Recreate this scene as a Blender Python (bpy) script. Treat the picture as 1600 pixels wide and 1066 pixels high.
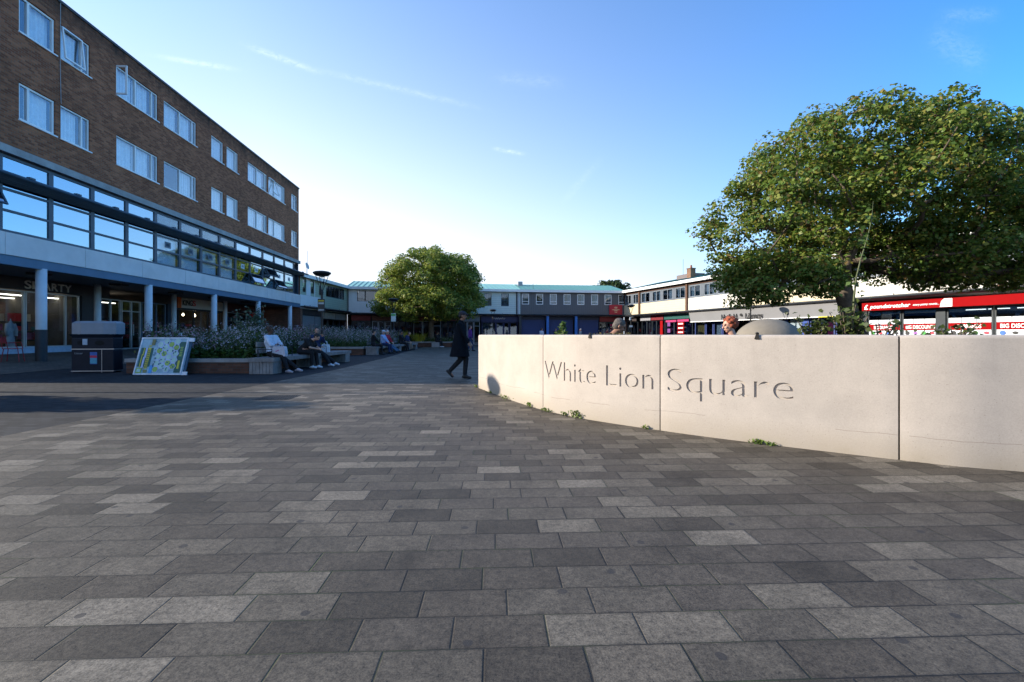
import bpy, bmesh, math, random
import numpy as np
from mathutils import Vector, Matrix, Euler
R = math.radians
random.seed(7); rng = np.random.default_rng(11)
for o in list(bpy.data.objects): bpy.data.objects.remove(o)
S = bpy.context.scene
COL = S.collection
# ---------------------------------------------------------------- camera, sky, sun, exposure
EYE = 1.15
cam_d = bpy.data.cameras.new('camera'); cam = bpy.data.objects.new('camera', cam_d); COL.objects.link(cam)
cam.location = (0, 0, EYE); cam.rotation_euler = (R(90), 0, 0)
cam_d.lens = 16; cam_d.sensor_width = 36; cam_d.shift_y = -10/1600; cam_d.clip_start = .05; cam_d.clip_end = 2000
S.camera = cam
SUN_EL = R(22); SUN_AZ = R(-90 + 1.6)      # azimuth measured from +Y towards +X: sun low on the left
sdir = Vector((math.sin(SUN_AZ)*math.cos(SUN_EL), math.cos(SUN_AZ)*math.cos(SUN_EL), math.sin(SUN_EL)))
sd = bpy.data.lights.new('sun', 'SUN'); sun = bpy.data.objects.new('sun', sd); COL.objects.link(sun)
sd.energy = 4.4; sd.angle = R(.55); sd.color = (1, .90, .75)
sun.rotation_euler = sdir.to_track_quat('Z', 'Y').to_euler()
W = bpy.data.worlds.new('World'); S.world = W; W.use_nodes = True
wn = W.node_tree.nodes; wl = W.node_tree.links; wn.clear()
def NN(tree, typ, **kw):
    n = tree.nodes.new(typ)
    for k, v in kw.items():
        if k == 'inp':
            for i, val in v.items(): n.inputs[i].default_value = val
        else: setattr(n, k, v)
    return n
WT = W.node_tree
sky = NN(WT, 'ShaderNodeTexSky', sky_type='NISHITA', sun_disc=False, sun_elevation=SUN_EL, sun_rotation=SUN_AZ, altitude=50, air_density=1.0, dust_density=0.6, ozone_density=1.2)
bg = NN(WT, 'ShaderNodeBackground', inp={1: .15}); wo = NN(WT, 'ShaderNodeOutputWorld')
hs = NN(WT, 'ShaderNodeHueSaturation', inp={'Hue': .495, 'Saturation': 1.36, 'Value': .98})
def mth(t, op, a, b=None, c=None, clamp=False):
    n = t.nodes.new('ShaderNodeMath'); n.operation = op; n.use_clamp = clamp
    for i, v in enumerate((a, b, c)):
        if v is None: continue
        if isinstance(v, (int, float)): n.inputs[i].default_value = v
        else: t.links.new(v, n.inputs[i])
    return n.outputs[0]
tc = NN(WT, 'ShaderNodeTexCoord'); sp = NN(WT, 'ShaderNodeSeparateXYZ'); wl.new(tc.outputs['Generated'], sp.inputs[0])
yc = mth(WT, 'MAXIMUM', sp.outputs[1], .05)
px = mth(WT, 'DIVIDE', sp.outputs[0], yc); pz = mth(WT, 'DIVIDE', sp.outputs[2], yc)
tot = None
for (ax, az, bx, bz, wd, amp) in ((-.40,.575,-.11,.507,.006,.07), (-.57,.63,-.44,.582,.006,.12), (-.77,.61,-.62,.585,.005,.12),
                                  (-.03,.565,.10,.553,.014,.035), (-.035,.408,.02,.398,.004,.15), (.93,.66,1.03,.60,.03,.045), (.95,.70,1.06,.705,.015,.04), (.12,.30,.19,.38,.008,.03)):
    L = math.hypot(bx-ax, bz-az); ca, sa = (bx-ax)/L, (bz-az)/L; mx, mz = (ax+bx)/2, (az+bz)/2
    dx = mth(WT, 'SUBTRACT', px, mx); dz = mth(WT, 'SUBTRACT', pz, mz)
    al = mth(WT, 'ADD', mth(WT, 'MULTIPLY', dx, ca), mth(WT, 'MULTIPLY', dz, sa))
    ac = mth(WT, 'SUBTRACT', mth(WT, 'MULTIPLY', dz, ca), mth(WT, 'MULTIPLY', dx, sa))
    a2 = mth(WT, 'POWER', mth(WT, 'ABSOLUTE', mth(WT, 'DIVIDE', al, L*.55)), 4.0); c2 = mth(WT, 'POWER', mth(WT, 'ABSOLUTE', mth(WT, 'DIVIDE', ac, wd)), 2.0)
    g = mth(WT, 'MULTIPLY', mth(WT, 'EXPONENT', mth(WT, 'MULTIPLY', mth(WT, 'ADD', a2, c2), -1.0)), amp)
    tot = g if tot is None else mth(WT, 'ADD', tot, g)
cx = NN(WT, 'ShaderNodeCombineXYZ'); wl.new(px, cx.inputs[0]); wl.new(pz, cx.inputs[1])
cmap = NN(WT, 'ShaderNodeMapping', inp={'Scale': (1, 1.7, 1)}); cmap.inputs['Rotation'].default_value = (0, 0, R(14)); wl.new(cx.outputs[0], cmap.inputs[0])
cn = NN(WT, 'ShaderNodeTexNoise', inp={'Scale': 55, 'Detail': 8, 'Roughness': .72, 'Distortion': .6}); wl.new(cmap.outputs[0], cn.inputs['Vector'])
cm = mth(WT, 'MULTIPLY', tot, mth(WT, 'MULTIPLY_ADD', cn.outputs[0], 3.2, -1.1, clamp=True), clamp=True)
mx_ = NN(WT, 'ShaderNodeMixRGB'); wl.new(cm, mx_.inputs[0]); wl.new(hs.outputs[0], mx_.inputs[1]); mx_.inputs[2].default_value = (9, 9.2, 9.4, 1)
hz = mth(WT, 'EXPONENT', mth(WT, 'MULTIPLY', mth(WT, 'MAXIMUM', sp.outputs[2], 0.0), -3.1))
hx = mth(WT, 'MULTIPLY_ADD', sp.outputs[0], -.85, .62, clamp=True)
hlow = mth(WT, 'MULTIPLY', mth(WT, 'EXPONENT', mth(WT, 'MULTIPLY', mth(WT, 'MAXIMUM', sp.outputs[2], 0.0), -7.0)), .62)
hf = mth(WT, 'ADD', mth(WT, 'MULTIPLY', hz, mth(WT, 'MULTIPLY', hx, 2.0)), hlow, clamp=True)
hzm = NN(WT, 'ShaderNodeMixRGB'); tint = NN(WT, 'ShaderNodeMixRGB', blend_type='MULTIPLY', inp={0: 1}); tint.inputs[2].default_value = (.30, .80, 1.16, 1); wl.new(hs.outputs[0], tint.inputs[1]); wl.new(hf, hzm.inputs[0]); wl.new(tint.outputs[0], hzm.inputs[1]); hzm.inputs[2].default_value = (3.75, 4.15, 4.75, 1)
wl.new(hzm.outputs[0], mx_.inputs[1])
wl.new(sky.outputs[0], hs.inputs['Color']); wl.new(mx_.outputs[0], bg.inputs[0]); wl.new(bg.outputs[0], wo.inputs[0])
S.view_settings.view_transform = 'Standard'; S.view_settings.look = 'None'; S.view_settings.gamma = 1
S.view_settings.exposure = 1.0
S.cycles.max_bounces = 6; S.cycles.transparent_max_bounces = 12; S.cycles.diffuse_bounces = 3; S.cycles.glossy_bounces = 3
S.cycles.caustics_reflective = False; S.cycles.caustics_refractive = False

# ---------------------------------------------------------------- helpers
def tag(o, label=None, cat=None, group=None, kind=None):
    if label: o['label'] = label
    if cat: o['category'] = cat
    if group: o['group'] = group
    if kind: o['kind'] = kind
    return o
def empty(name, loc=(0, 0, 0), rz=0, **kw):
    o = bpy.data.objects.new(name, None); COL.objects.link(o); o.location = loc; o.rotation_euler = (0, 0, rz); o.empty_display_size = .2
    return tag(o, **kw)
class MB:
    def __init__(s): s.v = []; s.f = []; s.m = []; s.mi = 0; s.M = None
    def add(s, vs, fs):
        b = len(s.v)
        if s.M is not None: vs = [tuple(s.M @ Vector(q)) for q in vs]
        s.v += [tuple(q) for q in vs]; s.f += [tuple(i+b for i in f) for f in fs]; s.m += [s.mi]*len(fs); return s
    def box(s, x0, x1, y0, y1, z0, z1):
        x0, x1 = sorted((x0, x1)); y0, y1 = sorted((y0, y1)); z0, z1 = sorted((z0, z1))
        return s.add([(x0,y0,z0),(x1,y0,z0),(x1,y1,z0),(x0,y1,z0),(x0,y0,z1),(x1,y0,z1),(x1,y1,z1),(x0,y1,z1)],
              [(0,3,2,1),(4,5,6,7),(0,1,5,4),(1,2,6,5),(2,3,7,6),(3,0,4,7)])
    def bbox(s, x0, x1, y0, y1, z0, z1, b=.01):      # box with chamfered vertical and top edges
        x0, x1 = sorted((x0, x1)); y0, y1 = sorted((y0, y1))
        def ring(i, z): return [(x0+i,y0+b,z),(x0+b,y0+i,z),(x1-b,y0+i,z),(x1-i,y0+b,z),(x1-i,y1-b,z),(x1-b,y1-i,z),(x0+b,y1-i,z),(x0+i,y1-b,z)]
        vs = ring(0, z0)+ring(0, z1-b)+ring(b*.9, z1)
        fs = [tuple(range(7, -1, -1)), tuple(range(16, 24))]
        for k in (0, 8):
            for i in range(8): j = (i+1) % 8; fs.append((k+i, k+j, k+8+j, k+8+i))
        return s.add(vs, fs)
    def quad(s, *p): return s.add(p, [tuple(range(len(p)))])
    def tube(s, pts, rad, n=8, caps=True):
        pts = [Vector(p) for p in pts]
        if isinstance(rad, (int, float)): rad = [rad]*len(pts)
        vs = []; fs = []; up = None
        for i, p in enumerate(pts):
            t = (pts[min(i+1, len(pts)-1)]-pts[max(i-1, 0)]).normalized()
            if up is None or abs(up.dot(t)) > .95: up = Vector((0, 0, 1)) if abs(t.z) < .9 else Vector((1, 0, 0))
            a = t.cross(up).normalized(); b = a.cross(t).normalized(); up = b
            for k in range(n):
                w = 2*math.pi*k/n; vs.append(p+(a*math.cos(w)+b*math.sin(w))*rad[i])
        for i in range(len(pts)-1):
            for k in range(n):
                j = (k+1) % n; fs.append((i*n+k, i*n+j, i*n+n+j, i*n+n+k))
        if caps: fs.append(tuple(range(n-1, -1, -1))); fs.append(tuple(range((len(pts)-1)*n, len(pts)*n)))
        return s.add(vs, fs)
    def lathe(s, prof, cx=0, cy=0, n=24, sx=1, sy=1):
        vs = []; fs = []
        for r, z in prof:
            for k in range(n): w = 2*math.pi*k/n; vs.append((cx+r*sx*math.cos(w), cy+r*sy*math.sin(w), z))
        for i in range(len(prof)-1):
            for k in range(n): j = (k+1) % n; fs.append((i*n+k, i*n+j, i*n+n+j, i*n+n+k))
        fs.append(tuple(range(n-1, -1, -1))); fs.append(tuple(range((len(prof)-1)*n, len(prof)*n)))
        return s.add(vs, fs)
    def cyl(s, cx, cy, z0, z1, r, n=20): return s.lathe([(r, z0), (r, z1)], cx, cy, n)
    def slab(s, pts, y0, y1):                         # outline (x,z) given thickness along y
        n = len(pts); vs = [(x, y0, z) for x, z in pts]+[(x, y1, z) for x, z in pts]
        fs = [tuple(range(n)), tuple(range(2*n-1, n-1, -1))]+[(i, i+n, (i+1) % n+n, (i+1) % n) for i in range(n)]
        return s.add(vs, fs)
    def build(s, name, mats, parent=None, smooth=False, loc=None, rz=0, **kw):
        me = bpy.data.meshes.new(name); me.from_pydata(s.v, [], s.f); me.validate(); 
        mats = mats if isinstance(mats, (list, tuple)) else [mats]
        for m in mats: me.materials.append(m)
        if len(mats) > 1 and len(me.polygons) == len(s.m): me.polygons.foreach_set('material_index', s.m)
        bm = bmesh.new(); bm.from_mesh(me); bmesh.ops.recalc_face_normals(bm, faces=bm.faces); bm.to_mesh(me); bm.free()
        if smooth: me.polygons.foreach_set('use_smooth', [True]*len(me.polygons))
        o = bpy.data.objects.new(name, me); COL.objects.link(o)
        if parent: o.parent = parent
        if loc is not None: o.location = loc; o.rotation_euler = (0, 0, rz)
        return tag(o, **kw)
def rawmesh(name, verts, faces, mats, parent=None, midx=None, smooth=False, **kw):
    verts = np.asarray(verts, dtype=np.float32).reshape(-1, 3); faces = np.asarray(faces, dtype=np.int32)
    me = bpy.data.meshes.new(name); k = faces.shape[1]
    me.vertices.add(len(verts)); me.vertices.foreach_set('co', verts.ravel())
    me.loops.add(faces.size); me.loops.foreach_set('vertex_index', faces.ravel())
    me.polygons.add(len(faces)); me.polygons.foreach_set('loop_start', np.arange(len(faces), dtype=np.int32)*k)
    me.update(calc_edges=True)
    for m in (mats if isinstance(mats, (list, tuple)) else [mats]): me.materials.append(m)
    if midx is not None: me.polygons.foreach_set('material_index', np.asarray(midx, dtype=np.int32))
    if smooth: me.polygons.foreach_set('use_smooth', [True]*len(faces))
    me.validate()
    o = bpy.data.objects.new(name, me); COL.objects.link(o)
    if parent: o.parent = parent
    return tag(o, **kw)

# ---------------------------------------------------------------- materials
MC = {}
def c4(c): return (c[0], c[1], c[2], 1)
def M(name, col, rough=.6, var=.18, scale=5, bump=0.0, metal=0, spec=.4, bscale=None, emit=0, col2=None, streak=False):
    if name in MC: return MC[name]
    m = bpy.data.materials.new(name); m.use_nodes = True; t = m.node_tree; b = t.nodes['Principled BSDF']
    b.inputs['Roughness'].default_value = rough; b.inputs['Metallic'].default_value = metal; b.inputs['Specular IOR Level'].default_value = spec
    tcn = t.nodes.new('ShaderNodeTexCoord'); mp = NN(t, 'ShaderNodeMapping'); t.links.new(tcn.outputs['Object'], mp.inputs[0])
    if streak: mp.inputs['Scale'].default_value = (1, 1, .12)
    n = NN(t, 'ShaderNodeTexNoise', inp={'Scale': scale, 'Detail': 6, 'Roughness': .65}); t.links.new(mp.outputs[0], n.inputs['Vector'])
    r = t.nodes.new('ShaderNodeMapRange'); r.inputs[1].default_value = .3; r.inputs[2].default_value = .7; t.links.new(n.outputs[0], r.inputs[0])
    mix = t.nodes.new('ShaderNodeMixRGB'); t.links.new(r.outputs[0], mix.inputs[0])
    mix.inputs[1].default_value = c4([x*(1-var) for x in col]); mix.inputs[2].default_value = c4(col2 if col2 else [min(1, x*(1+var)) for x in col])
    t.links.new(mix.outputs[0], b.inputs['Base Color'])
    if bump:
        n2 = NN(t, 'ShaderNodeTexNoise', inp={'Scale': bscale or scale*8, 'Detail': 5}); t.links.new(tcn.outputs['Object'], n2.inputs['Vector'])
        bp = t.nodes.new('ShaderNodeBump'); bp.inputs['Strength'].default_value = bump; bp.inputs['Distance'].default_value = .01
        t.links.new(n2.outputs[0], bp.inputs['Height']); t.links.new(bp.outputs[0], b.inputs['Normal'])
    if emit: b.inputs['Emission Color'].default_value = c4(col); b.inputs['Emission Strength'].default_value = emit
    MC[name] = m; return m
def glass(name, tint=(.7, .8, .85), base=.06, gl=(.85, .93, 1), body=None, bodyf=0, bump=.02):
    if name in MC: return MC[name]
    m = bpy.data.materials.new(name); m.use_nodes = True; t = m.node_tree; t.nodes.clear()
    out = t.nodes.new('ShaderNodeOutputMaterial'); tr = t.nodes.new('ShaderNodeBsdfTransparent'); tr.inputs[0].default_value = c4(tint)
    g = t.nodes.new('ShaderNodeBsdfGlossy'); g.inputs['Roughness'].default_value = .02; g.inputs['Color'].default_value = c4(gl)
    ge = t.nodes.new('ShaderNodeNewGeometry'); dp = t.nodes.new('ShaderNodeVectorMath'); dp.operation = 'DOT_PRODUCT'; t.links.new(ge.outputs['Incoming'], dp.inputs[0]); t.links.new(ge.outputs['Normal'], dp.inputs[1])
    fac = mth(t, 'MULTIPLY_ADD', mth(t, 'POWER', mth(t, 'SUBTRACT', 1.0, mth(t, 'ABSOLUTE', dp.outputs['Value'])), 5.0), .9, base+.03, clamp=True)
    tcn = t.nodes.new('ShaderNodeTexCoord'); n = NN(t, 'ShaderNodeTexNoise', inp={'Scale': 1.1, 'Detail': 1}); t.links.new(tcn.outputs['Object'], n.inputs['Vector'])
    bp = NN(t, 'ShaderNodeBump', inp={'Strength': bump, 'Distance': .1}); t.links.new(n.outputs[0], bp.inputs['Height']); t.links.new(bp.outputs[0], g.inputs['Normal'])
    back = tr.outputs[0]
    if body:
        d = t.nodes.new('ShaderNodeBsdfDiffuse'); d.inputs[0].default_value = c4(body); mm = t.nodes.new('ShaderNodeMixShader'); mm.inputs[0].default_value = bodyf
        t.links.new(tr.outputs[0], mm.inputs[1]); t.links.new(d.outputs[0], mm.inputs[2]); back = mm.outputs[0]
    mx = t.nodes.new('ShaderNodeMixShader'); t.links.new(fac, mx.inputs[0]); t.links.new(back, mx.inputs[1]); t.links.new(g.outputs[0], mx.inputs[2])
    t.links.new(mx.outputs[0], out.inputs[0]); MC[name] = m; return m
def brickmat(name, c1, c2, mortar, bw=.225, bh=.075, ms=.008, xz=True, grime=True, bump=.6, squash=None, bias=-.1):
    if name in MC: return MC[name]
    m = bpy.data.materials.new(name); m.use_nodes = True; t = m.node_tree; b = t.nodes['Principled BSDF']; b.inputs['Roughness'].default_value = .85; b.inputs['Specular IOR Level'].default_value = .2
    tcn = t.nodes.new('ShaderNodeTexCoord'); s = t.nodes.new('ShaderNodeSeparateXYZ'); t.links.new(tcn.outputs['Object'], s.inputs[0])
    c = t.nodes.new('ShaderNodeCombineXYZ')
    if xz: t.links.new(mth(t, 'ADD', s.outputs[0], s.outputs[1]), c.inputs[0]); t.links.new(s.outputs[2], c.inputs[1])
    else: t.links.new(s.outputs[0], c.inputs[0]); t.links.new(s.outputs[1], c.inputs[1])
    k = NN(t, 'ShaderNodeTexBrick'); t.links.new(c.outputs[0], k.inputs['Vector'])
    for i, v in (('Color1', c4(c1)), ('Color2', c4(c2)), ('Mortar', c4(mortar)), ('Scale', 1.0), ('Mortar Size', ms), ('Mortar Smooth', .2), ('Bias', bias), ('Brick Width', bw), ('Row Height', bh)): k.inputs[i].default_value = v
    n = NN(t, 'ShaderNodeTexNoise', inp={'Scale': .55, 'Detail': 8, 'Roughness': .7}); t.links.new(tcn.outputs['Object'], n.inputs['Vector'])
    mr = t.nodes.new('ShaderNodeMapRange'); mr.inputs[1].default_value = .3; mr.inputs[2].default_value = .75; mr.inputs[3].default_value = 1.2; mr.inputs[4].default_value = .62; t.links.new(n.outputs[0], mr.inputs[0])
    mu = NN(t, 'ShaderNodeMixRGB', blend_type='MULTIPLY'); mu.inputs[0].default_value = 1; t.links.new(k.outputs[0], mu.inputs[1]); t.links.new(mr.outputs[0], mu.inputs[2])
    res = mu.outputs[0]
    if grime:   # sooty run-off under the parapet: an irregular stain of its own
        zz = t.nodes.new('ShaderNodeMapRange'); zz.inputs[1].default_value = 12.75; zz.inputs[2].default_value = 13.5; t.links.new(s.outputs[2], zz.inputs[0])
        mp = NN(t, 'ShaderNodeMapping', inp={'Scale': (1.6, 1.6, .35)}); t.links.new(tcn.outputs['Object'], mp.inputs[0])
        n3 = NN(t, 'ShaderNodeTexNoise', inp={'Scale': 1.6, 'Detail': 6, 'Roughness': .7}); t.links.new(mp.outputs[0], n3.inputs['Vector'])
        f = mth(t, 'MULTIPLY', zz.outputs[0], mth(t, 'MULTIPLY_ADD', n3.outputs[0], 2.6, -.7, clamp=True), clamp=True)
        m3 = t.nodes.new('ShaderNodeMixRGB'); t.links.new(f, m3.inputs[0]); t.links.new(res, m3.inputs[1]); m3.inputs[2].default_value = (.018, .019, .018, 1); res = m3.outputs[0]
    t.links.new(res, b.inputs['Base Color'])
    bp = NN(t, 'ShaderNodeBump', inp={'Strength': bump, 'Distance': .008}); bp.invert = True; t.links.new(k.outputs['Fac'], bp.inputs['Height']); t.links.new(bp.outputs[0], b.inputs['Normal'])
    MC[name] = m; return m
def clapmat(name, col, pitch=.15, axis=2, depth=.5, dark=.55):
    """overlapping boards: a fine shadow line each pitch, with bump"""
    if name in MC: return MC[name]
    m = bpy.data.materials.new(name); m.use_nodes = True; t = m.node_tree; b = t.nodes['Principled BSDF']; b.inputs['Roughness'].default_value = .55
    tcn = t.nodes.new('ShaderNodeTexCoord'); s = t.nodes.new('ShaderNodeSeparateXYZ'); t.links.new(tcn.outputs['Object'], s.inputs[0])
    fr = mth(t, 'FRACT', mth(t, 'DIVIDE', s.outputs[axis], pitch)); ln = mth(t, 'LESS_THAN', fr, .1)
    n = NN(t, 'ShaderNodeTexNoise', inp={'Scale': 1.3, 'Detail': 6, 'Roughness': .7}); t.links.new(tcn.outputs['Object'], n.inputs['Vector'])
    mr = t.nodes.new('ShaderNodeMapRange'); mr.inputs[3].default_value = .84; mr.inputs[4].default_value = 1.1; t.links.new(n.outputs[0], mr.inputs[0])
    a = NN(t, 'ShaderNodeMixRGB', blend_type='MULTIPLY'); a.inputs[0].default_value = 1; a.inputs[1].default_value = c4(col); t.links.new(mr.outputs[0], a.inputs[2])
    d = t.nodes.new('ShaderNodeMixRGB'); t.links.new(ln, d.inputs[0]); t.links.new(a.outputs[0], d.inputs[1]); d.inputs[2].default_value = c4([x*dark for x in col]); t.links.new(d.outputs[0], b.inputs['Base Color'])
    bp = NN(t, 'ShaderNodeBump', inp={'Strength': depth, 'Distance': .012}); t.links.new(fr, bp.inputs['Height']); t.links.new(bp.outputs[0], b.inputs['Normal'])
    MC[name] = m; return m
def pavermat():
    m = bpy.data.materials.new('concrete_pavers'); m.use_nodes = True; t = m.node_tree; L = t.links.new; b = t.nodes['Principled BSDF']; b.inputs['Specular IOR Level'].default_value = .3
    Wp, Dp = .3655, .1917
    tcn = t.nodes.new('ShaderNodeTexCoord'); mp = NN(t, 'ShaderNodeMapping'); mp.inputs['Rotation'].default_value = (0, 0, R(-2.2)); L(tcn.outputs['Object'], mp.inputs[0])
    s = t.nodes.new('ShaderNodeSeparateXYZ'); L(mp.outputs[0], s.inputs[0])
    yy = mth(t, 'DIVIDE', mth(t, 'ADD', s.outputs[1], .055), Dp); row = mth(t, 'FLOOR', yy)
    w1 = NN(t, 'ShaderNodeTexWhiteNoise', noise_dimensions='1D'); L(row, w1.inputs['W'])
    xs = mth(t, 'ADD', mth(t, 'DIVIDE', s.outputs[0], Wp), mth(t, 'ADD', mth(t, 'MULTIPLY', row, .37), mth(t, 'MULTIPLY', w1.outputs[0], .22)))
    colm = mth(t, 'FLOOR', xs); cv = t.nodes.new('ShaderNodeCombineXYZ'); L(colm, cv.inputs[0]); L(row, cv.inputs[1])
    w2 = NN(t, 'ShaderNodeTexWhiteNoise', noise_dimensions='2D'); L(cv.outputs[0], w2.inputs['Vector'])
    fx = mth(t, 'FRACT', xs); fy = mth(t, 'FRACT', yy)
    ex = mth(t, 'MULTIPLY', mth(t, 'MINIMUM', fx, mth(t, 'SUBTRACT', 1.0, fx)), Wp); ey = mth(t, 'MULTIPLY', mth(t, 'MINIMUM', fy, mth(t, 'SUBTRACT', 1.0, fy)), Dp)
    nj = NN(t, 'ShaderNodeTexNoise', inp={'Scale': 9, 'Detail': 4}); L(tcn.outputs['Object'], nj.inputs['Vector'])
    ed = mth(t, 'MINIMUM', ex, ey); wc = t.nodes.new('ShaderNodeSeparateXYZ'); L(w2.outputs['Color'], wc.inputs[0]); wide = mth(t, 'MULTIPLY_ADD', mth(t, 'GREATER_THAN', wc.outputs[1], .72), .9, .8); wj = mth(t, 'MULTIPLY', mth(t, 'MULTIPLY_ADD', nj.outputs[0], .0042, .0003), wide)
    jt = mth(t, 'LESS_THAN', ed, wj)                                       # joint
    chip = mth(t, 'MULTIPLY', mth(t, 'SUBTRACT', 1.0, mth(t, 'DIVIDE', ed, .012, clamp=True)), 1.0)
    cr = t.nodes.new('ShaderNodeValToRGB'); cr.color_ramp.interpolation = 'CONSTANT'; e = cr.color_ramp.elements; L(w2.outputs[0], cr.inputs[0])
    vals = [(0, (.054,.045,.034)), (.13, (.070,.058,.044)), (.32, (.090,.076,.058)), (.55, (.079,.066,.051)), (.70, (.108,.091,.069)), (.83, (.128,.109,.083)), (.91, (.158,.135,.104))]
    e[0].position = 0; e[0].color = c4(vals[0][1]); e[1].position = vals[1][0]; e[1].color = c4(vals[1][1])
    for p, c in vals[2:]: q = e.new(p); q.color = c4(c)
    sn = NN(t, 'ShaderNodeTexNoise', inp={'Scale': 120, 'Detail': 4, 'Roughness': .85}); L(tcn.outputs['Object'], sn.inputs['Vector'])
    ss = NN(t, 'ShaderNodeTexNoise', inp={'Scale': 38, 'Detail': 5, 'Roughness': .7}); L(tcn.outputs['Object'], ss.inputs['Vector'])
    sm = t.nodes.new('ShaderNodeMapRange'); sm.inputs[1].default_value = .3; sm.inputs[2].default_value = .7; sm.inputs[1].default_value = .36; sm.inputs[2].default_value = .64; sm.inputs[3].default_value = .2; sm.inputs[4].default_value = 1.72
    L(mth(t, 'ADD', mth(t, 'MULTIPLY', sn.outputs[0], .6), mth(t, 'MULTIPLY', ss.outputs[0], .4)), sm.inputs[0])
    a = NN(t, 'ShaderNodeMixRGB', blend_type='MULTIPLY'); a.inputs[0].default_value = 1; L(cr.outputs[0], a.inputs[1]); L(sm.outputs[0], a.inputs[2])
    bn = NN(t, 'ShaderNodeTexNoise', inp={'Scale': .45, 'Detail': 6, 'Roughness': .65}); L(tcn.outputs['Object'], bn.inputs['Vector'])
    bm_ = t.nodes.new('ShaderNodeMapRange'); bm_.inputs[1].default_value = .3; bm_.inputs[2].default_value = .7; bm_.inputs[3].default_value = .86; bm_.inputs[4].default_value = 1.14; L(bn.outputs[0], bm_.inputs[0])
    off = t.nodes.new('ShaderNodeVectorMath'); off.operation = 'MULTIPLY_ADD'; L(w2.outputs['Color'], off.inputs[0]); off.inputs[1].default_value = (9, 9, 9); L(tcn.outputs['Object'], off.inputs[2])
    mn = NN(t, 'ShaderNodeTexNoise', inp={'Scale': 7, 'Detail': 5, 'Roughness': .6}); L(off.outputs[0], mn.inputs['Vector']); mm_ = t.nodes.new('ShaderNodeMapRange'); mm_.inputs[1].default_value = .3; mm_.inputs[2].default_value = .7; mm_.inputs[3].default_value = .80; mm_.inputs[4].default_value = 1.2; L(mn.outputs[0], mm_.inputs[0])
    gr = NN(t, 'ShaderNodeTexNoise', inp={'Scale': 1.3, 'Detail': 8, 'Roughness': .7, 'Distortion': .8}); L(tcn.outputs['Object'], gr.inputs['Vector']); gm = t.nodes.new('ShaderNodeMapRange'); gm.inputs[1].default_value = .52; gm.inputs[2].default_value = .72; gm.inputs[3].default_value = 1.0; gm.inputs[4].default_value = .55; L(gr.outputs[0], gm.inputs[0])
    edg = t.nodes.new('ShaderNodeMapRange'); edg.inputs[1].default_value = .003; edg.inputs[2].default_value = .02; edg.inputs[3].default_value = .8; edg.inputs[4].default_value = 1; L(ed, edg.inputs[0])
    a2 = NN(t, 'ShaderNodeMixRGB', blend_type='MULTIPLY'); a2.inputs[0].default_value = 1; L(a.outputs[0], a2.inputs[1]); L(mth(t, 'MULTIPLY', mth(t, 'MULTIPLY', bm_.outputs[0], mm_.outputs[0]), mth(t, 'MULTIPLY', gm.outputs[0], edg.outputs[0])), a2.inputs[2])
    # chewing-gum spots
    vo = NN(t, 'ShaderNodeTexVoronoi', voronoi_dimensions='2D', inp={'Scale': 1.9, 'Randomness': 1.0}); L(tcn.outputs['Object'], vo.inputs['Vector'])
    gum = mth(t, 'LESS_THAN', vo.outputs['Distance'], mth(t, 'MULTIPLY_ADD', nj.outputs[0], .04, .018)); wv = NN(t, 'ShaderNodeSeparateXYZ'); L(vo.outputs['Color'], wv.inputs[0])
    gum = mth(t, 'MULTIPLY', gum, mth(t, 'GREATER_THAN', wv.outputs[0], .35)); gum = mth(t, 'MULTIPLY', gum, .72)
    a3 = t.nodes.new('ShaderNodeMixRGB'); L(gum, a3.inputs[0]); L(a2.outputs[0], a3.inputs[1]); a3.inputs[2].default_value = (.03, .028, .028, 1)
    mos = t.nodes.new('ShaderNodeMixRGB'); ms_ = NN(t, 'ShaderNodeTexNoise', inp={'Scale': 1.6, 'Detail': 5}); L(tcn.outputs['Object'], ms_.inputs['Vector'])
    L(mth(t, 'MULTIPLY_ADD', ms_.outputs[0], 5, -2.4, clamp=True), mos.inputs[0]); mos.inputs[1].default_value = (.016, .015, .014, 1); mos.inputs[2].default_value = (.045, .055, .022, 1)
    fin = t.nodes.new('ShaderNodeMixRGB'); L(jt, fin.inputs[0]); L(a3.outputs[0], fin.inputs[1]); L(mos.outputs[0], fin.inputs[2])
    L(fin.outputs[0], b.inputs['Base Color']); L(mth(t, 'MULTIPLY_ADD', ss.outputs[0], .35, .48), b.inputs['Roughness'])
    tilt = mth(t, 'MULTIPLY', mth(t, 'SUBTRACT', w2.outputs[0], .5), .25)
    hgt = mth(t, 'ADD', mth(t, 'ADD', mth(t, 'MULTIPLY', mth(t, 'DIVIDE', ed, .006, clamp=True), 1.0), mth(t, 'MULTIPLY', sn.outputs[0], .5)), tilt)
    bp = NN(t, 'ShaderNodeBump', inp={'Strength': .55, 'Distance': .004}); L(hgt, bp.inputs['Height']); L(bp.outputs[0], b.inputs['Normal'])
    return m
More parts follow.
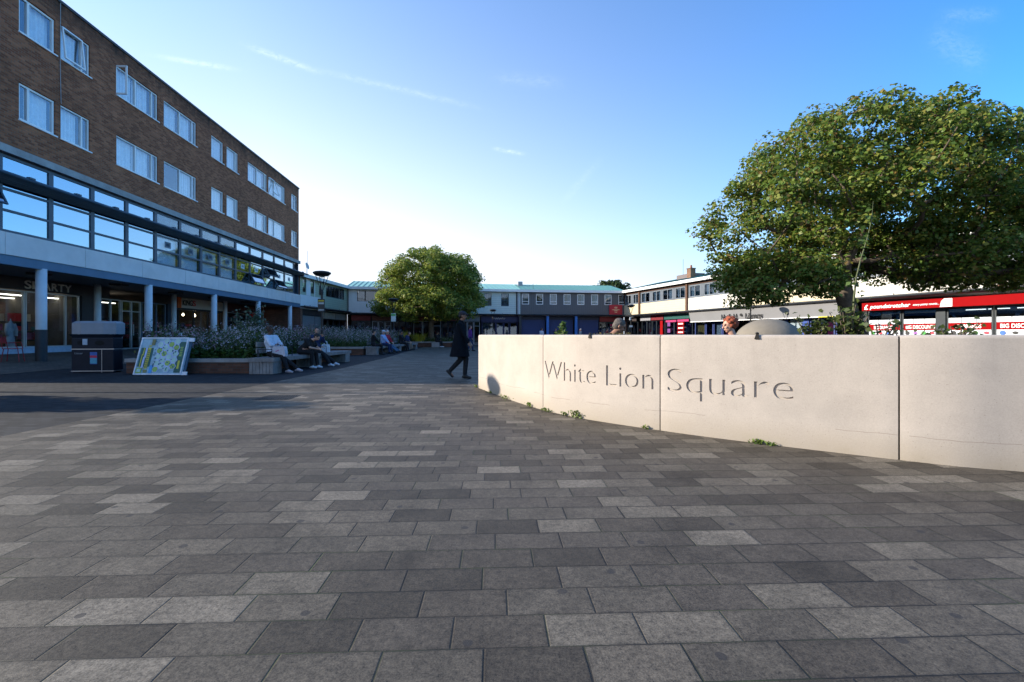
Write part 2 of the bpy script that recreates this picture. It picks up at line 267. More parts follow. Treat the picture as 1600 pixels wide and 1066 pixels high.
def wallmat():
    m = bpy.data.materials.new('cast_stone'); m.use_nodes = True; t = m.node_tree; L = t.links.new; b = t.nodes['Principled BSDF']; b.inputs['Roughness'].default_value = .8; b.inputs['Specular IOR Level'].default_value = .25
    tcn = t.nodes.new('ShaderNodeTexCoord'); s = t.nodes.new('ShaderNodeSeparateXYZ'); L(tcn.outputs['Object'], s.inputs[0])
    n = NN(t, 'ShaderNodeTexNoise', inp={'Scale': 2.2, 'Detail': 8, 'Roughness': .62}); L(tcn.outputs['Object'], n.inputs['Vector'])
    n2 = NN(t, 'ShaderNodeTexNoise', inp={'Scale': 85, 'Detail': 4, 'Roughness': .75}); L(tcn.outputs['Object'], n2.inputs['Vector'])
    mr = t.nodes.new('ShaderNodeMapRange'); mr.inputs[1].default_value = .3; mr.inputs[2].default_value = .7; mr.inputs[3].default_value = .78; mr.inputs[4].default_value = 1.14
    L(mth(t, 'ADD', mth(t, 'MULTIPLY', n.outputs[0], .5), mth(t, 'MULTIPLY', n2.outputs[0], .5)), mr.inputs[0])
    a = NN(t, 'ShaderNodeMixRGB', blend_type='MULTIPLY'); a.inputs[0].default_value = 1; a.inputs[1].default_value = (.45, .395, .345, 1); L(mr.outputs[0], a.inputs[2])
    # yellow-brown splash stain near the paving
    z1 = t.nodes.new('ShaderNodeMapRange'); z1.inputs[1].default_value = .28; z1.inputs[2].default_value = 0; L(s.outputs[2], z1.inputs[0])
    st = mth(t, 'MULTIPLY', z1.outputs[0], mth(t, 'MULTIPLY_ADD', n.outputs[0], 1.6, -.2, clamp=True), clamp=True)
    a2 = t.nodes.new('ShaderNodeMixRGB'); L(mth(t, 'MULTIPLY', st, .85), a2.inputs[0]); L(a.outputs[0], a2.inputs[1]); a2.inputs[2].default_value = (.30, .25, .18, 1)
    # hairline crack wandering along near the bottom
    nc = NN(t, 'ShaderNodeTexNoise', inp={'Scale': 1.1, 'Detail': 6, 'Roughness': .55}); L(tcn.outputs['Object'], nc.inputs['Vector'])
    dz = mth(t, 'ABSOLUTE', mth(t, 'SUBTRACT', s.outputs[2], mth(t, 'MULTIPLY_ADD', nc.outputs[0], .12, .175)))
    n4 = NN(t, 'ShaderNodeTexNoise', inp={'Scale': 2.7, 'Detail': 3}); L(tcn.outputs['Object'], n4.inputs['Vector'])
    ck = mth(t, 'MULTIPLY', mth(t, 'LESS_THAN', dz, .0022), mth(t, 'GREATER_THAN', n4.outputs[0], .47))
    a3 = t.nodes.new('ShaderNodeMixRGB'); L(mth(t, 'MULTIPLY', ck, .6), a3.inputs[0]); L(a2.outputs[0], a3.inputs[1]); a3.inputs[2].default_value = (.16, .13, .11, 1)
    # dull smudges
    n5 = NN(t, 'ShaderNodeTexNoise', inp={'Scale': 1.1, 'Detail': 5, 'Roughness': .7}); mp5 = NN(t, 'ShaderNodeMapping', inp={'Location': (5, 2, 1), 'Scale': (1, 1, 1.6)}); L(tcn.outputs['Object'], mp5.inputs[0]); L(mp5.outputs[0], n5.inputs['Vector'])
    a4 = t.nodes.new('ShaderNodeMixRGB'); L(mth(t, 'MULTIPLY_ADD', n5.outputs[0], 2.2, -1.2, clamp=True), a4.inputs[0]); L(a3.outputs[0], a4.inputs[1]); a4.inputs[2].default_value = (.34, .305, .27, 1)
    # vertical rain streaks from the top edge, and small pits
    mps = NN(t, 'ShaderNodeMapping', inp={'Scale': (7, 7, .5)}); L(tcn.outputs['Object'], mps.inputs[0]); nst = NN(t, 'ShaderNodeTexNoise', inp={'Scale': 1.6, 'Detail': 6, 'Roughness': .7}); L(mps.outputs[0], nst.inputs['Vector'])
    zt = t.nodes.new('ShaderNodeMapRange'); zt.inputs[1].default_value = .45; zt.inputs[2].default_value = 1.15; L(s.outputs[2], zt.inputs[0])
    a5 = t.nodes.new('ShaderNodeMixRGB'); L(mth(t, 'MULTIPLY', mth(t, 'MULTIPLY_ADD', nst.outputs[0], 2.6, -1.35, clamp=True), mth(t, 'MULTIPLY', zt.outputs[0], .42)), a5.inputs[0]); L(a4.outputs[0], a5.inputs[1]); a5.inputs[2].default_value = (.27, .235, .20, 1)
    vp = NN(t, 'ShaderNodeTexVoronoi', inp={'Scale': 26}); L(tcn.outputs['Object'], vp.inputs['Vector']); a6 = t.nodes.new('ShaderNodeMixRGB'); L(mth(t, 'MULTIPLY', mth(t, 'LESS_THAN', vp.outputs['Distance'], .09), .5), a6.inputs[0]); L(a5.outputs[0], a6.inputs[1]); a6.inputs[2].default_value = (.18, .15, .12, 1)
    L(a6.outputs[0], b.inputs['Base Color'])
    bp = NN(t, 'ShaderNodeBump', inp={'Strength': .35, 'Distance': .003}); L(n2.outputs[0], bp.inputs['Height']); L(bp.outputs[0], b.inputs['Normal'])
    return m
def leafmat(name, cols, trans=.35):
    m = bpy.data.materials.new(name); m.use_nodes = True; t = m.node_tree; t.nodes.clear(); L = t.links.new
    g = t.nodes.new('ShaderNodeNewGeometry'); cr = t.nodes.new('ShaderNodeValToRGB'); L(g.outputs['Random Per Island'], cr.inputs[0]); e = cr.color_ramp.elements
    e[0].position = 0; e[0].color = c4(cols[0]); e[1].position = 1; e[1].color = c4(cols[-1])
    for i, c in enumerate(cols[1:-1]): q = e.new((i+1)/(len(cols)-1)); q.color = c4(c)
    d = t.nodes.new('ShaderNodeBsdfPrincipled'); d.inputs['Roughness'].default_value = .5; d.inputs['Specular IOR Level'].default_value = .35; L(cr.outputs[0], d.inputs['Base Color'])
    tn = t.nodes.new('ShaderNodeBsdfTranslucent'); L(cr.outputs[0], tn.inputs[0]); mx = t.nodes.new('ShaderNodeMixShader'); mx.inputs[0].default_value = trans
    L(d.outputs[0], mx.inputs[1]); L(tn.outputs[0], mx.inputs[2]); out = t.nodes.new('ShaderNodeOutputMaterial'); L(mx.outputs[0], out.inputs[0]); return m
def roofmat():
    m = M('copper_green_roof', (.20, .42, .38), .45, .15, 1.2, streak=False); return m

bark = M('bark', (.11, .085, .062), .9, .35, 9, bump=.8, bscale=26)
steel_dark = M('dark_painted_steel', (.018, .022, .03), .45, .2, 4)
pole_black = M('black_pole_paint', (.012, .013, .015), .4, .2, 4)
white_paint = M('white_render', (.78, .79, .80), .7, .05, 1.2, bump=.08, bscale=60)
upvc = M('white_upvc', (.78, .80, .82), .35, .04, 3)
fascia_white = M('white_fascia', (.80, .80, .79), .5, .05, 2)
curtain_m = M('net_curtain', (.84, .88, .9), .9, .12, 7)
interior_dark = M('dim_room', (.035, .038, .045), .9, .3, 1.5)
glass_up = glass('window_glass', (1, 1, 1), .13)
glass_ribbon = glass('coated_glass', (.35, .42, .5), .52, gl=(.72, .88, 1), bump=.008)
glass_shop = glass('shop_glass', (.82, .86, .88), .03)
glass_far = glass('far_glass', (.5, .56, .62), .05)
glass_blind = glass('lighter_glass', (.9, .95, 1), .12)
def dcol(name, c, **k): return M(name, c, **k)

def text_me(txt, size=1.0, extrude=.01, offset=0, shear=0, spacing=1.0):
    cu = bpy.data.curves.new('t', 'FONT'); cu.body = txt; cu.size = size; cu.extrude = extrude; cu.offset = offset; cu.shear = shear; cu.space_character = spacing; cu.resolution_u = 5
    o = bpy.data.objects.new('t', cu); COL.objects.link(o); dg = bpy.context.evaluated_depsgraph_get()
    me = bpy.data.meshes.new_from_object(o.evaluated_get(dg)); bpy.data.objects.remove(o); bpy.data.curves.remove(cu); me.materials.clear(); return me
def sign_text(name, txt, parent, mat, x0, x1, z0, y, z1=None, **k):
    """letters standing on the plane y, facing -y, stretched to x0..x1 and cap height z0..z1"""
    me = text_me(txt, 1.0, .5, **k); n = len(me.vertices); co = np.empty(n*3); me.vertices.foreach_get('co', co); co = co.reshape(-1, 3)
    lo, hi = co.min(0), co.max(0); sx = (x1-x0)/(hi[0]-lo[0]); base = 0; cap = .73; sz = (z1-z0)/cap if z1 else sx
    out = np.stack([x0+(co[:, 0]-lo[0])*sx, y-co[:, 2]*.03, z0+co[:, 1]*sz], 1); me.vertices.foreach_set('co', out.ravel()); me.materials.append(mat); me.update()
    me.name = name; o = bpy.data.objects.new(name, me); COL.objects.link(o); o.parent = parent; return o
# ================================================================ GROUND
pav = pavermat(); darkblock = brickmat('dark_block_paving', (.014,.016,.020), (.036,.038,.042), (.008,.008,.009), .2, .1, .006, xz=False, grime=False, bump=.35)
asph = M('asphalt', (.048, .05, .053), .9, .25, 3, bump=.6, bscale=160)
brown = brickmat('brown_block_paving', (.10,.075,.06), (.15,.115,.09), (.05,.045,.04), .2, .1, .006, xz=False, grime=False, bump=.4)
MB().quad((-260,-80,-.03),(260,-80,-.03),(260,420,-.03),(-260,420,-.03)).build('ground', asph, kind='structure')
EDGE = -5.77
MB().quad((EDGE,-12,0),(34,-12,0),(34,62,0),(-9.8,62,0),(-9.2,52,0),(-6.2,22,0),(EDGE,15,0)).build('paved_path', pav, kind='structure')
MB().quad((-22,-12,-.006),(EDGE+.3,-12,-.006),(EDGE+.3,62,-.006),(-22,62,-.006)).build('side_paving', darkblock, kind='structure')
LF = dict(loc=(-15.9, 0, 0), rz=math.atan2(1, -.059))          # frame of the left facade: x along it, -y towards the square
mb = MB()
mb.quad((-8,-1.9,.004),(38.9,-1.9,.004),(38.9,0,.2),(-8,0,.2)); mb.quad((-8,0,.2),(38.9,0,.2),(38.9,3.02,.38),(-8,3.02,.38)); mb.quad((38.9,-1.9,-.02),(38.9,-1.9,.004),(38.9,0,.2),(38.9,3.02,.38),(38.9,3.02,-.02))
mb.build('arcade_pavement', brown, kind='structure', **LF)

# ================================================================ CURVED STONE WALL
PW = [(-1.02, 10.6), (-.77, 9.93), (.47, 6.95), (1.78, 5.46), (3.56, 4.17), (4.32, 3.80), (5.6, 3.34), (7.2, 2.95), (9.2, 2.7)]
def crom(P, n=24):
    out = []; Q = [Vector(p) for p in P]
    for i in range(1, len(Q)-2):
        a, b, c, d = Q[i-1:i+3]
        for k in range(n):
            t = k/n; out.append(.5*((2*b)+(c-a)*t+(2*a-5*b+4*c-d)*t*t+(3*b-a-3*c+d)*t**3))
    out.append(Q[-2]); return out
WP = crom(PW); WS = [0]
for i in range(1, len(WP)): WS.append(WS[-1]+(WP[i]-WP[i-1]).length)
def wat(s):
    s = max(0, min(s, WS[-1]-1e-6)); i = max(j for j in range(len(WS)) if WS[j] <= s); i = min(i, len(WP)-2)
    t = (s-WS[i])/(WS[i+1]-WS[i]); p = WP[i].lerp(WP[i+1], t); d = (WP[i+1]-WP[i]).normalized()
    d0 = (WP[max(i-1, 0)+1]-WP[max(i-1, 0)]).normalized(); d = (d0*(1-t)*.5+d*.5+ (WP[min(i+2, len(WP)-1)]-WP[min(i+1, len(WP)-2)]).normalized()*t*.5 if 0 < i < len(WP)-2 else d).normalized()
    return p, Vector((d.y, -d.x))*1.0            # outward normal (towards the camera side) is to the right of travel? fixed below
def s_of_u(u):
    k = (u-800)/711; lo, hi = 0, WS[-1]
    for _ in range(50):
        mid = (lo+hi)/2; p, _n = wat(mid)
        if p.x/p.y < k: lo = mid
        else: hi = mid
    return lo
def wpt(s, d, z):
    p, n = wat(s); n = -n if n.dot(p) > 0 else n; q = p+n*d; return Vector((q.x, q.y, z))
stone = wallmat()
WB = empty('curved_stone_wall', (WP[0].x, WP[0].y, 0), label='long curved pale stone wall carved with the name of the square', cat='wall')
def wl_(v): return Vector(v)-Vector((WP[0].x, WP[0].y, 0))
ss = [0, s_of_u(848), s_of_u(1031), s_of_u(1405), WS[-1]*.93]
H = EYE-.002; TH = .34
prof = [(0, .0), (0, H-.03), (-.004, H-.014), (-.013, H-.004), (-.03, H), (-TH+.03, H), (-TH, H-.03), (-TH, 0)]
letters = []
def carve(word, s0, s1, z0, cap):
    me = text_me(word, 1.0, .5, offset=-.013); bm = bmesh.new(); bm.from_mesh(me); bmesh.ops.triangulate(bm, faces=bm.faces[:])
    bmesh.ops.remove_doubles(bm, verts=bm.verts[:], dist=1e-4)
    xs = [v.co.x for v in bm.verts]; lo, hi = min(xs), max(xs)
    for v in bm.verts:
        s = s0+(v.co.x-lo)/(hi-lo)*(s1-s0); v.co = wl_(wpt(s, v.co.z*.028-.002 if v.co.z > 0 else -.016, z0+v.co.y*cap/.73))
    bmesh.ops.recalc_face_normals(bm, faces=bm.faces); bm.to_mesh(me); bm.free(); me.materials.append(stone)
    o = bpy.data.objects.new('tmp', me); COL.objects.link(o); o.parent = WB; return o
cut = {1: [carve('White', s_of_u(851), s_of_u(931), .485, .292), carve('Lion', s_of_u(947), s_of_u(1021), .48, .292)], 2: [carve('Square', s_of_u(1043), s_of_u(1240), .478, .292)]}
for i in range(4):
    a = ss[i]+(.0 if i == 0 else .007); b = ss[i+1]-.007; n = max(6, int((b-a)/.07)); vs = []; fs = []; k = len(prof)
    for j in range(n+1):
        s = a+(b-a)*j/n; cf = 0
        if i == 0 and j < 3: cf = (.05, .018, .004)[j]
        e = .006 if j in (0, n) and not (i == 0 and j == 0) else 0
        for d, z in prof: vs.append(wl_(wpt(s, (d-cf-e if d > -TH/2 else d+cf+e), z-(e if z > .5 else 0)-(cf*.3 if z > .5 else 0))))
    for j in range(n):
        for q in range(k): r = (q+1) % k; fs.append((j*k+q, j*k+r, j*k+k+r, j*k+k+q))
    fs.append(tuple(range(k))); fs.append(tuple(range(n*k+k-1, n*k-1, -1)))
    m = MB(); m.add(vs, fs); o = m.build('panel', stone, WB)
    for c in cut.get(i, []):
        md = o.modifiers.new('b', 'BOOLEAN'); md.operation = 'DIFFERENCE'; md.solver = 'EXACT'; md.object = c; md.use_self = True
    if i in cut:
        dg = bpy.context.evaluated_depsgraph_get(); dg.update(); nm = bpy.data.meshes.new_from_object(o.evaluated_get(dg)); o.modifiers.clear(); o.data = nm
    o.data.polygons.foreach_set('use_smooth', [True]*len(o.data.polygons)); o.data.set_sharp_from_angle(angle=R(14))
for L_ in cut.values():
    for c in L_: bpy.data.objects.remove(c)
# joint filler, soil behind and metal studs on the coping edge
mb = MB()
for s in ss[1:4]:
    a, b = wpt(s-.0072, -.03, 0), wpt(s+.0072, -.03, 0); c, d = wpt(s+.0072, -TH+.03, 0), wpt(s-.0072, -TH+.03, 0); vs = []
    for z in (0, H-.04): vs += [wl_((p.x, p.y, z)) for p in (a, b, c, d)]
    mb.add(vs, [(0,1,2,3),(4,5,6,7),(0,1,5,4),(1,2,6,5),(2,3,7,6),(3,0,4,7)])
mb.build('joint_filler', M('joint_dark', (.05, .045, .04), .95), WB)
stud = M('stud_metal', (.05, .045, .04), .5, .3, 30, metal=.6)
for u in (922, 1183):
    s = s_of_u(u); mb = MB(); vs = []
    for d, w, z in ((.012, .026, H-.045), (.016, .014, H-.006), (.0, .011, H+.012)):
        for sg, dd in ((-1, d), (1, d), (1, -.045), (-1, -.045)): vs.append(wl_(wpt(s+sg*w, dd, z)))
    mb.add(vs, [(0,1,2,3),(8,9,10,11)]+[(k+i, k+(i+1)%4, k+4+(i+1)%4, k+4+i) for k in (0,4) for i in range(4)])
    c = wl_(wpt(s, 0, H+.018)); mb.lathe([(.004, c.z-.012), (.017, c.z-.006), (.019, c.z), (.012, c.z+.008), (.003, c.z+.01)], c.x, c.y, 12); mb.build('skate_stop', stud, WB)
mb = MB(); pr = []
soil = M('soil', (.05, .038, .028), .95, .4, 20, bump=1)
vs = []; n = 30
for j in range(n+1):
    s = WS[-1]*.92*j/n+.1; vs += [wl_(wpt(s, -TH+.01, 0)), wl_(wpt(s, -TH+.01, .98)), wl_(wpt(s, -TH-.38, .95)), wl_(wpt(s, -TH-.38, 0))]
fs = [(j*4+a, j*4+b, j*4+4+b, j*4+4+a) for j in range(n) for a, b in ((0,1),(1,2),(2,3))]+[(0,1,2,3), (n*4, n*4+1, n*4+2, n*4+3)]
mb.add(vs, fs).build('soil_bed', soil, WB)

# manhole
mb = MB(); mb.box(-.3, .3, -.3, .3, -.01, .006)
for i in range(-4, 5): 
    for j in range(-4, 5):
        if (i+j) % 2: mb.box(i*.062-.02, i*.062+.02, j*.062-.008, j*.062+.008, .006, .01)
        else: mb.box(i*.062-.008, i*.062+.008, j*.062-.02, j*.062+.02, .006, .01)
mb.build('drain_cover', M('cast_iron', (.018, .017, .018), .6, .3, 20), loc=(-4.28, 8.3, 0), rz=R(3), label='dark square iron drain cover set in the pale paving', cat='drain cover')

# ================================================================ FACADE TOOLS (root local frame: x along, -y outwards)
def wall_open(mb, x0, x1, z0, z1, ops, y=0, rec=.18, back=None):
    xs = sorted({x0, x1, *[v for o in ops for v in o[:2]]}); zs = sorted({z0, z1, *[v for o in ops for v in o[2:4]]})
    for i in range(len(xs)-1):
        for j in range(len(zs)-1):
            cx_, cz = (xs[i]+xs[i+1])/2, (zs[j]+zs[j+1])/2
            if not any(o[0] < cx_ < o[1] and o[2] < cz < o[3] for o in ops): mb.quad((xs[i], y, zs[j]), (xs[i+1], y, zs[j]), (xs[i+1], y, zs[j+1]), (xs[i], y, zs[j+1]))
    for a, b, c, d in [o[:4] for o in ops]:
        mb.quad((a,y,c),(a,y+rec,c),(a,y+rec,d),(a,y,d)); mb.quad((b,y,c),(b,y,d),(b,y+rec,d),(b,y+rec,c)); mb.quad((a,y,d),(a,y+rec,d),(b,y+rec,d),(b,y,d)); mb.quad((a,y,c),(b,y,c),(b,y+rec,c),(a,y+rec,c))
def window(root, x0, x1, z0, z1, y=.06, fr=upvc, gl=glass_up, muls=(), rails=(), fw=.055, cur=None, opened=None, name='window', fd=.07):
    mb = MB(); mb.box(x0, x1, y-.02, y+fd, z0, z0+fw); mb.box(x0, x1, y-.02, y+fd, z1-fw, z1); mb.box(x0, x0+fw, y-.018, y+fd-.002, z0+fw, z1-fw); mb.box(x1-fw, x1, y-.018, y+fd-.002, z0+fw, z1-fw)
    for m in muls: mb.box(x0+(x1-x0)*m-fw*.6, x0+(x1-x0)*m+fw*.6, y-.025, y+fd-.004, z0+fw, z1-fw)
    for r in rails: mb.box(x0+fw, x1-fw, y-.016, y+fd-.006, z0+(z1-z0)*r-fw*.45, z0+(z1-z0)*r+fw*.45)
    w = mb.build(name, fr, root)
    p = MB(); p.box(x0+fw*.5, x1-fw*.5, y+.02, y+.028, z0+fw*.5, z1-fw*.5); p.build('pane', gl, w)
    if cur:
        c = MB()
        for a, b in cur:
            a_, b_ = x0+(x1-x0)*a+.04, x0+(x1-x0)*b-.04; n = max(6, int((b_-a_)/.022)); ph = random.random()*6; fq = random.uniform(.75, 1.1)
            pts = [(a_+(b_-a_)*i/n, y+.17+.03*math.sin(i*fq+ph+1.2*math.sin(i*.13+ph))+.02*math.sin(i*.31+ph)) for i in range(n+1)]
            for i in range(n): c.quad((*pts[i], z0+.02), (*pts[i+1], z0+.02), (*pts[i+1], z1), (*pts[i], z1))
        c.build('curtain', curtain_m, w, smooth=True)
    return w

# ================================================================ LEFT BRICK BLOCK
LB = empty('brick_apartment_block', label='tall brown brick block with white windows above a shaded shopping arcade', cat='building', **LF)
brick = brickmat('brown_brick', (.22,.068,.031), (.47,.18,.088), (.22,.14,.10), .225, .075, .011, bias=-.15)
S0, S1 = 11.95, 38.9
def yu(u, c=15.9): return c/((800-u)/711-.059)
ups = [(31,88),(96,142),(183,248),(257,308),(331,350),(355,373),(388,418),(420,446),(456,467)]
wins = [(yu(a), min(yu(b), S1-.35)) for a, b in ups]
ops = [(a, b, z, z+1.28) for a, b in wins for z in (8.5, 11.5)]
mb = MB(); wall_open(mb, S0, S1, 7.42, 13.56, ops, rec=.2)
mb.quad((S1,0,7.42),(S1,10.5,7.42),(S1,10.5,13.56),(S1,0,13.56)); mb.quad((S0,0,7.42),(S0,10.5,7.42),(S0,10.5,13.56),(S0,0,13.56)); mb.quad((S0,10.5,0),(S1,10.5,0),(S1,10.5,13.56),(S0,10.5,13.56))
mb.quad((S0,10.45,0),(S0,10.45,7.4),(S0,3.2,7.4),(S0,3.2,0)); mb.quad((S1,10.45,0),(S1,10.45,7.4),(S1,3.2,7.4),(S1,3.2,0)); mb.build('brick_wall', brick, LB)
MB().box(S0-.04, S1+.04, -.05, 10.55, 13.56, 13.66).build('parapet_coping', M('lead_coping', (.05,.055,.065), .6), LB)
MB().box(S0, S1+.02, -.14, .3, 7.17, 7.42).build('concrete_band', M('concrete_band', (.33,.33,.33), .85, .22, 2, bump=.3, streak=False), LB)
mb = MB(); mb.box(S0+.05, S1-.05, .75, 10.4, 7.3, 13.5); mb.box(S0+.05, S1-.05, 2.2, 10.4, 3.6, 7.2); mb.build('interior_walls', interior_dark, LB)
for i, ((a, b), (u0, u1)) in enumerate(zip(wins, ups)):
    for lvl, z in enumerate((8.5, 11.5)):
        ml = [(.27,), (.74,), (.45, .86), (.48, .88), (), (.8,), (.47, .9), (.36, .9), (.62,)][i]
        cu = [[(.28, 1)], [(0, .74)], [(0, .45), (.46, .86)], [(0, .47), (.49, .9)], [(0, 1)], [(0, 1)], [(0, .45), (.5, .9)], [(0, 1)], [(0, .6)]][i]
        if (i, lvl) == (3, 0): cu = [(.5, 1), (0, .08)]
        if (i, lvl) == (1, 1): cu = [(0, .7)]
        w = window(LB, a+.01, b-.01, z+.01, z+1.27, .07, muls=ml, cur=cu, fw=.07 if i == 0 else .055)
        MB().box(a-.03, b+.05, -.05, .1, z-.045, z+.004).build('sill', upvc, w)
        if (i, lvl) in ((1, 1), (7, 1), (2, 1)):        # casement standing open
            xx = {1: (a+.05, a+(b-a)*.72), 7: (a+(b-a)*.04, a+(b-a)*.36), 2: (a, a+.06)}[i]
            if i == 2:
                mb = MB(); t0 = (a, -.0); mb.box(a-.02, a+.03, -.42, .05, z+.02, z+.08); mb.box(a-.02, a+.03, -.42, .05, z+1.2, z+1.26); mb.box(a-.02, a+.03, -.44, -.38, z+.02, z+1.26); mb.box(a-.02, a+.03, 0, .05, z+.02, z+1.26)
            else:
                mb = MB(); mb.M = Matrix.Translation((0, .03, z+1.24)) @ Matrix.Rotation(R(-17 if i == 7 else -6), 4, 'X'); x0, x1 = xx
                for q in ((x0, x1, -.05, .0, -1.2, -1.14), (x0, x1, -.05, .0, -.06, 0), (x0, x0+.05, -.05, 0, -1.14, -.06), (x1-.05, x1, -.05, 0, -1.14, -.06)): mb.box(*q)
            mb.build('open_casement', upvc, w)
mb = MB(); mb.tube([(yu(95), -.02, 13.6), (yu(94.5), -.02, 11.2), (yu(95)+.02, -.02, 9.85), (yu(97), -.01, 9.8)], .012, 5); mb.build('aerial_cable', M('grey_cable', (.35,.36,.38), .6), LB)
# ribbon of first-floor windows
frame_blue = M('blue_grey_frame', (.05, .085, .125), .4, .15, 3)
xs = [13.2+1.772*k for k in range(15)]; xs[-1] = min(xs[-1], S1-.06)
for k in range(14):
    a, b = xs[k], xs[k+1]
    w = window(LB, a, b, 4.56, 7.14, .05, frame_blue, glass_blind if 5 <= k < 9 else glass_ribbon, rails=(.285, .56, .70), fw=.09, name='ribbon_window', fd=.09)
    if 5 <= k <= 13:   # roller blind and paper notices behind the pane
        MB().box(a+.1, b-.1, .22, .23, 4.65, 5.95).build('roller_blind', M('pale_blind', (.82,.87,.9), .9) if k < 9 else interior_dark, w)
        nt = MB(); q = (a+b)/2; nt.box(q-.22, q+.22, .068, .072, 5.5, 5.8); 
        o = nt.build('notice', M('grey_notice', (.16,.2,.25), .8), w) if k < 9 else nt.build('notice', M('white_notice', (.7,.72,.75), .8), w)
        nt = MB(); nt.box(q-.12, q+.12, .064, .068, 5.58, 5.72); nt.build('notice_print', M('print_dark', (.05,.07,.1), .8) if k < 9 else M('print_grey', (.3,.33,.36), .8), o)
mb = MB(); mb.box(S1-.1, S1-.02, .02, .12, 4.5, 7.17); mb.quad((S1-.04,0.05,4.5),(S1-.04,6,4.5),(S1-.04,6,7.17),(S1-.04,.05,7.17)); mb.build('corner_post', frame_blue, LB)
for k, (xo, z0, hh, an) in enumerate(((30.7, 5.3, .72, 30), (34.2, 5.3, .72, 34), (32.9, 5.95, .6, 28), (13.3, 5.95, .62, 26))):
    mb = MB(); mb.M = Matrix.Translation((xo, .0, z0)) @ Matrix.Rotation(R(-an), 4, 'X'); w_ = 1.6
    for q in ((0, w_, -.05, 0, -hh, -hh+.06), (0, w_, -.05, 0, -.06, 0), (0, .06, -.05, 0, -hh+.06, -.06), (w_-.06, w_, -.05, 0, -hh+.06, -.06)): mb.box(*q)
    f = mb.build('opened_vent', frame_blue, LB); p = MB(); p.M = mb.M; p.box(.03, w_-.03, -.03, -.022, -hh+.03, -.03); p.build('pane', glass_ribbon, f)
# steel louvre canopy
louv = M('canopy_steel', (.045, .085, .13), .45, .2, 2); mb = MB()
mb.tube([(S0, -.50, 6.36), (S1+.75, -.50, 6.36)], .06, 8)
mb.add([(S0,-.5,6.40),(S0,.02,6.34),(S0,.02,6.14),(S0,-.5,6.30),(S1+.6,-.5,6.40),(S1+.6,.02,6.34),(S1+.6,.02,6.14),(S1+.6,-.5,6.30)], [(0,1,2,3),(7,6,5,4),(0,4,5,1),(1,5,6,2),(2,6,7,3),(3,7,4,0)])
for q in range(5): y = -.43+.085*q; mb.M = Matrix.Translation((0, y, 6.31-.035*q)) @ Matrix.Rotation(R(14), 4, 'X'); mb.box(S0, S1+.7-.08*q, -.045, .045, -.010, .010)
mb.M = None; can = mb.build('louvre_canopy', louv, LB)
mb = MB()
for x in xs:
    if S0 < x < S1+.1:
        mb = MB(); mb.add([(x-.02, .02, 6.22), (x-.025, .02, 6.42), (x-.025, -.5, 6.42), (x-.025, -.5, 6.3), (x+.02, .02, 6.22), (x+.025, .02, 6.42), (x+.025, -.5, 6.42), (x+.025, -.5, 6.3)], [(0,1,2,3),(4,7,6,5),(0,4,5,1),(1,5,6,2),(2,6,7,3),(3,7,4,0)])
        mb.build('bracket', louv, can)
        if x < S1-.7: MB().box(x+.35, x+.55, -.57, -.45, 6.4, 6.46).build('clamp', louv, can)
# fascia, blue beam, soffit
mb = MB()
for k in range(9):
    a = S0+k*3.0; b = min(a+2.985, S1+.02)
    if a < S1: mb.box(a, b, -.16, .1, 3.79, 4.53)
mb.build('white_fascia', M('fascia_lilac_white', (.68,.64,.63), .6, .1, 1.2), LB)
MB().box(S0, S1, -.12, .12, 3.47, 3.785).build('blue_beam', M('mid_blue_beam', (.07,.15,.24), .5, .12, 1.5), LB)
mb = MB(); mb.box(S0, S1, .125, 3.6, 3.5, 3.58); sf = mb.build('soffit', M('soffit_grey', (.20,.21,.23), .8, .1, 1), LB)
mb = MB()
for x in (17.5, 21.3, 25.2, 28.8, 32.6): mb.box(x-.25, x+.25, .9, 1.4, 3.42, 3.499)
mb.build('ceiling_fitting', M('fitting_dark', (.03,.03,.035), .5), sf)
colw = M('column_white', (.60,.61,.64), .55, .08, 3); cold = M('column_dark_base', (.025,.028,.033), .5)
colfirst = None
def column(x, y, r, zb):
    c = MB(); c.cyl(x, y, zb, 3.5, r, 20); o = c.build('column', colw, LB, smooth=False)
    for p in o.data.polygons: p.use_smooth = abs(p.normal.z) < .5
    d = MB(); d.lathe([(r+.008, zb), (r+.008, 1.32), (r, 1.325)], x, y, 20); b = d.build('column_base', cold, o)
for k in range(5): column(16.33+5.2*k, .0, .155, .15)
for k in range(3): column(21.55+5.25*k, 2.3, .13, .2)
# ground-floor shop fronts at y = 3
shop_blue = M('shop_frame_blue', (.10,.16,.24), .5); tile_dark = M('dark_fascia', (.028,.027,.032), .5, .2, 2); alu = M('aluminium', (.45,.48,.5), .35, .1, 3, metal=.6)
mb = MB(); mb.box(S0, 23.15, 3.0, 3.12, 2.98, 3.5); fs_ = mb.build('shop_fascia', tile_dark, LB)
sx = lambda u: yu(u, 18.9)
for ch, u0, u1 in (('S', 46, 56.5), ('M', 58, 72.5), ('A', 74, 86), ('R', 87.5, 97), ('T', 97.5, 107), ('Y', 107.5, 118)):
    sign_text('letter', ch, fs_, M('silver_letter', (.62,.6,.55), .35, .05, metal=.3), sx(u0), sx(u1), 3.06, 2.985, 3.40, offset=.012)
mb = MB(); mb.box(S0, 23.15, 3.0, 3.3, .3, .62); mb.build('stall_riser', M('riser_blue_grey', (.35,.42,.52), .6), LB)
def shopwin(x0, x1, z0=.62, z1=2.95, fr=alu, y=3.04, muls=(), rails=()): return window(LB, x0, x1, z0, z1, y, fr, glass_shop, muls, rails, .05, name='shop_window')
shopwin(12.2, sx(48)); shopwin(sx(48)+.03, sx(72)); shopwin(sx(72)+.03, sx(132), muls=(.62,)); MB().box(sx(133), sx(163), 2.95, 3.4, .3, 2.98).build('pier', tile_dark, LB)
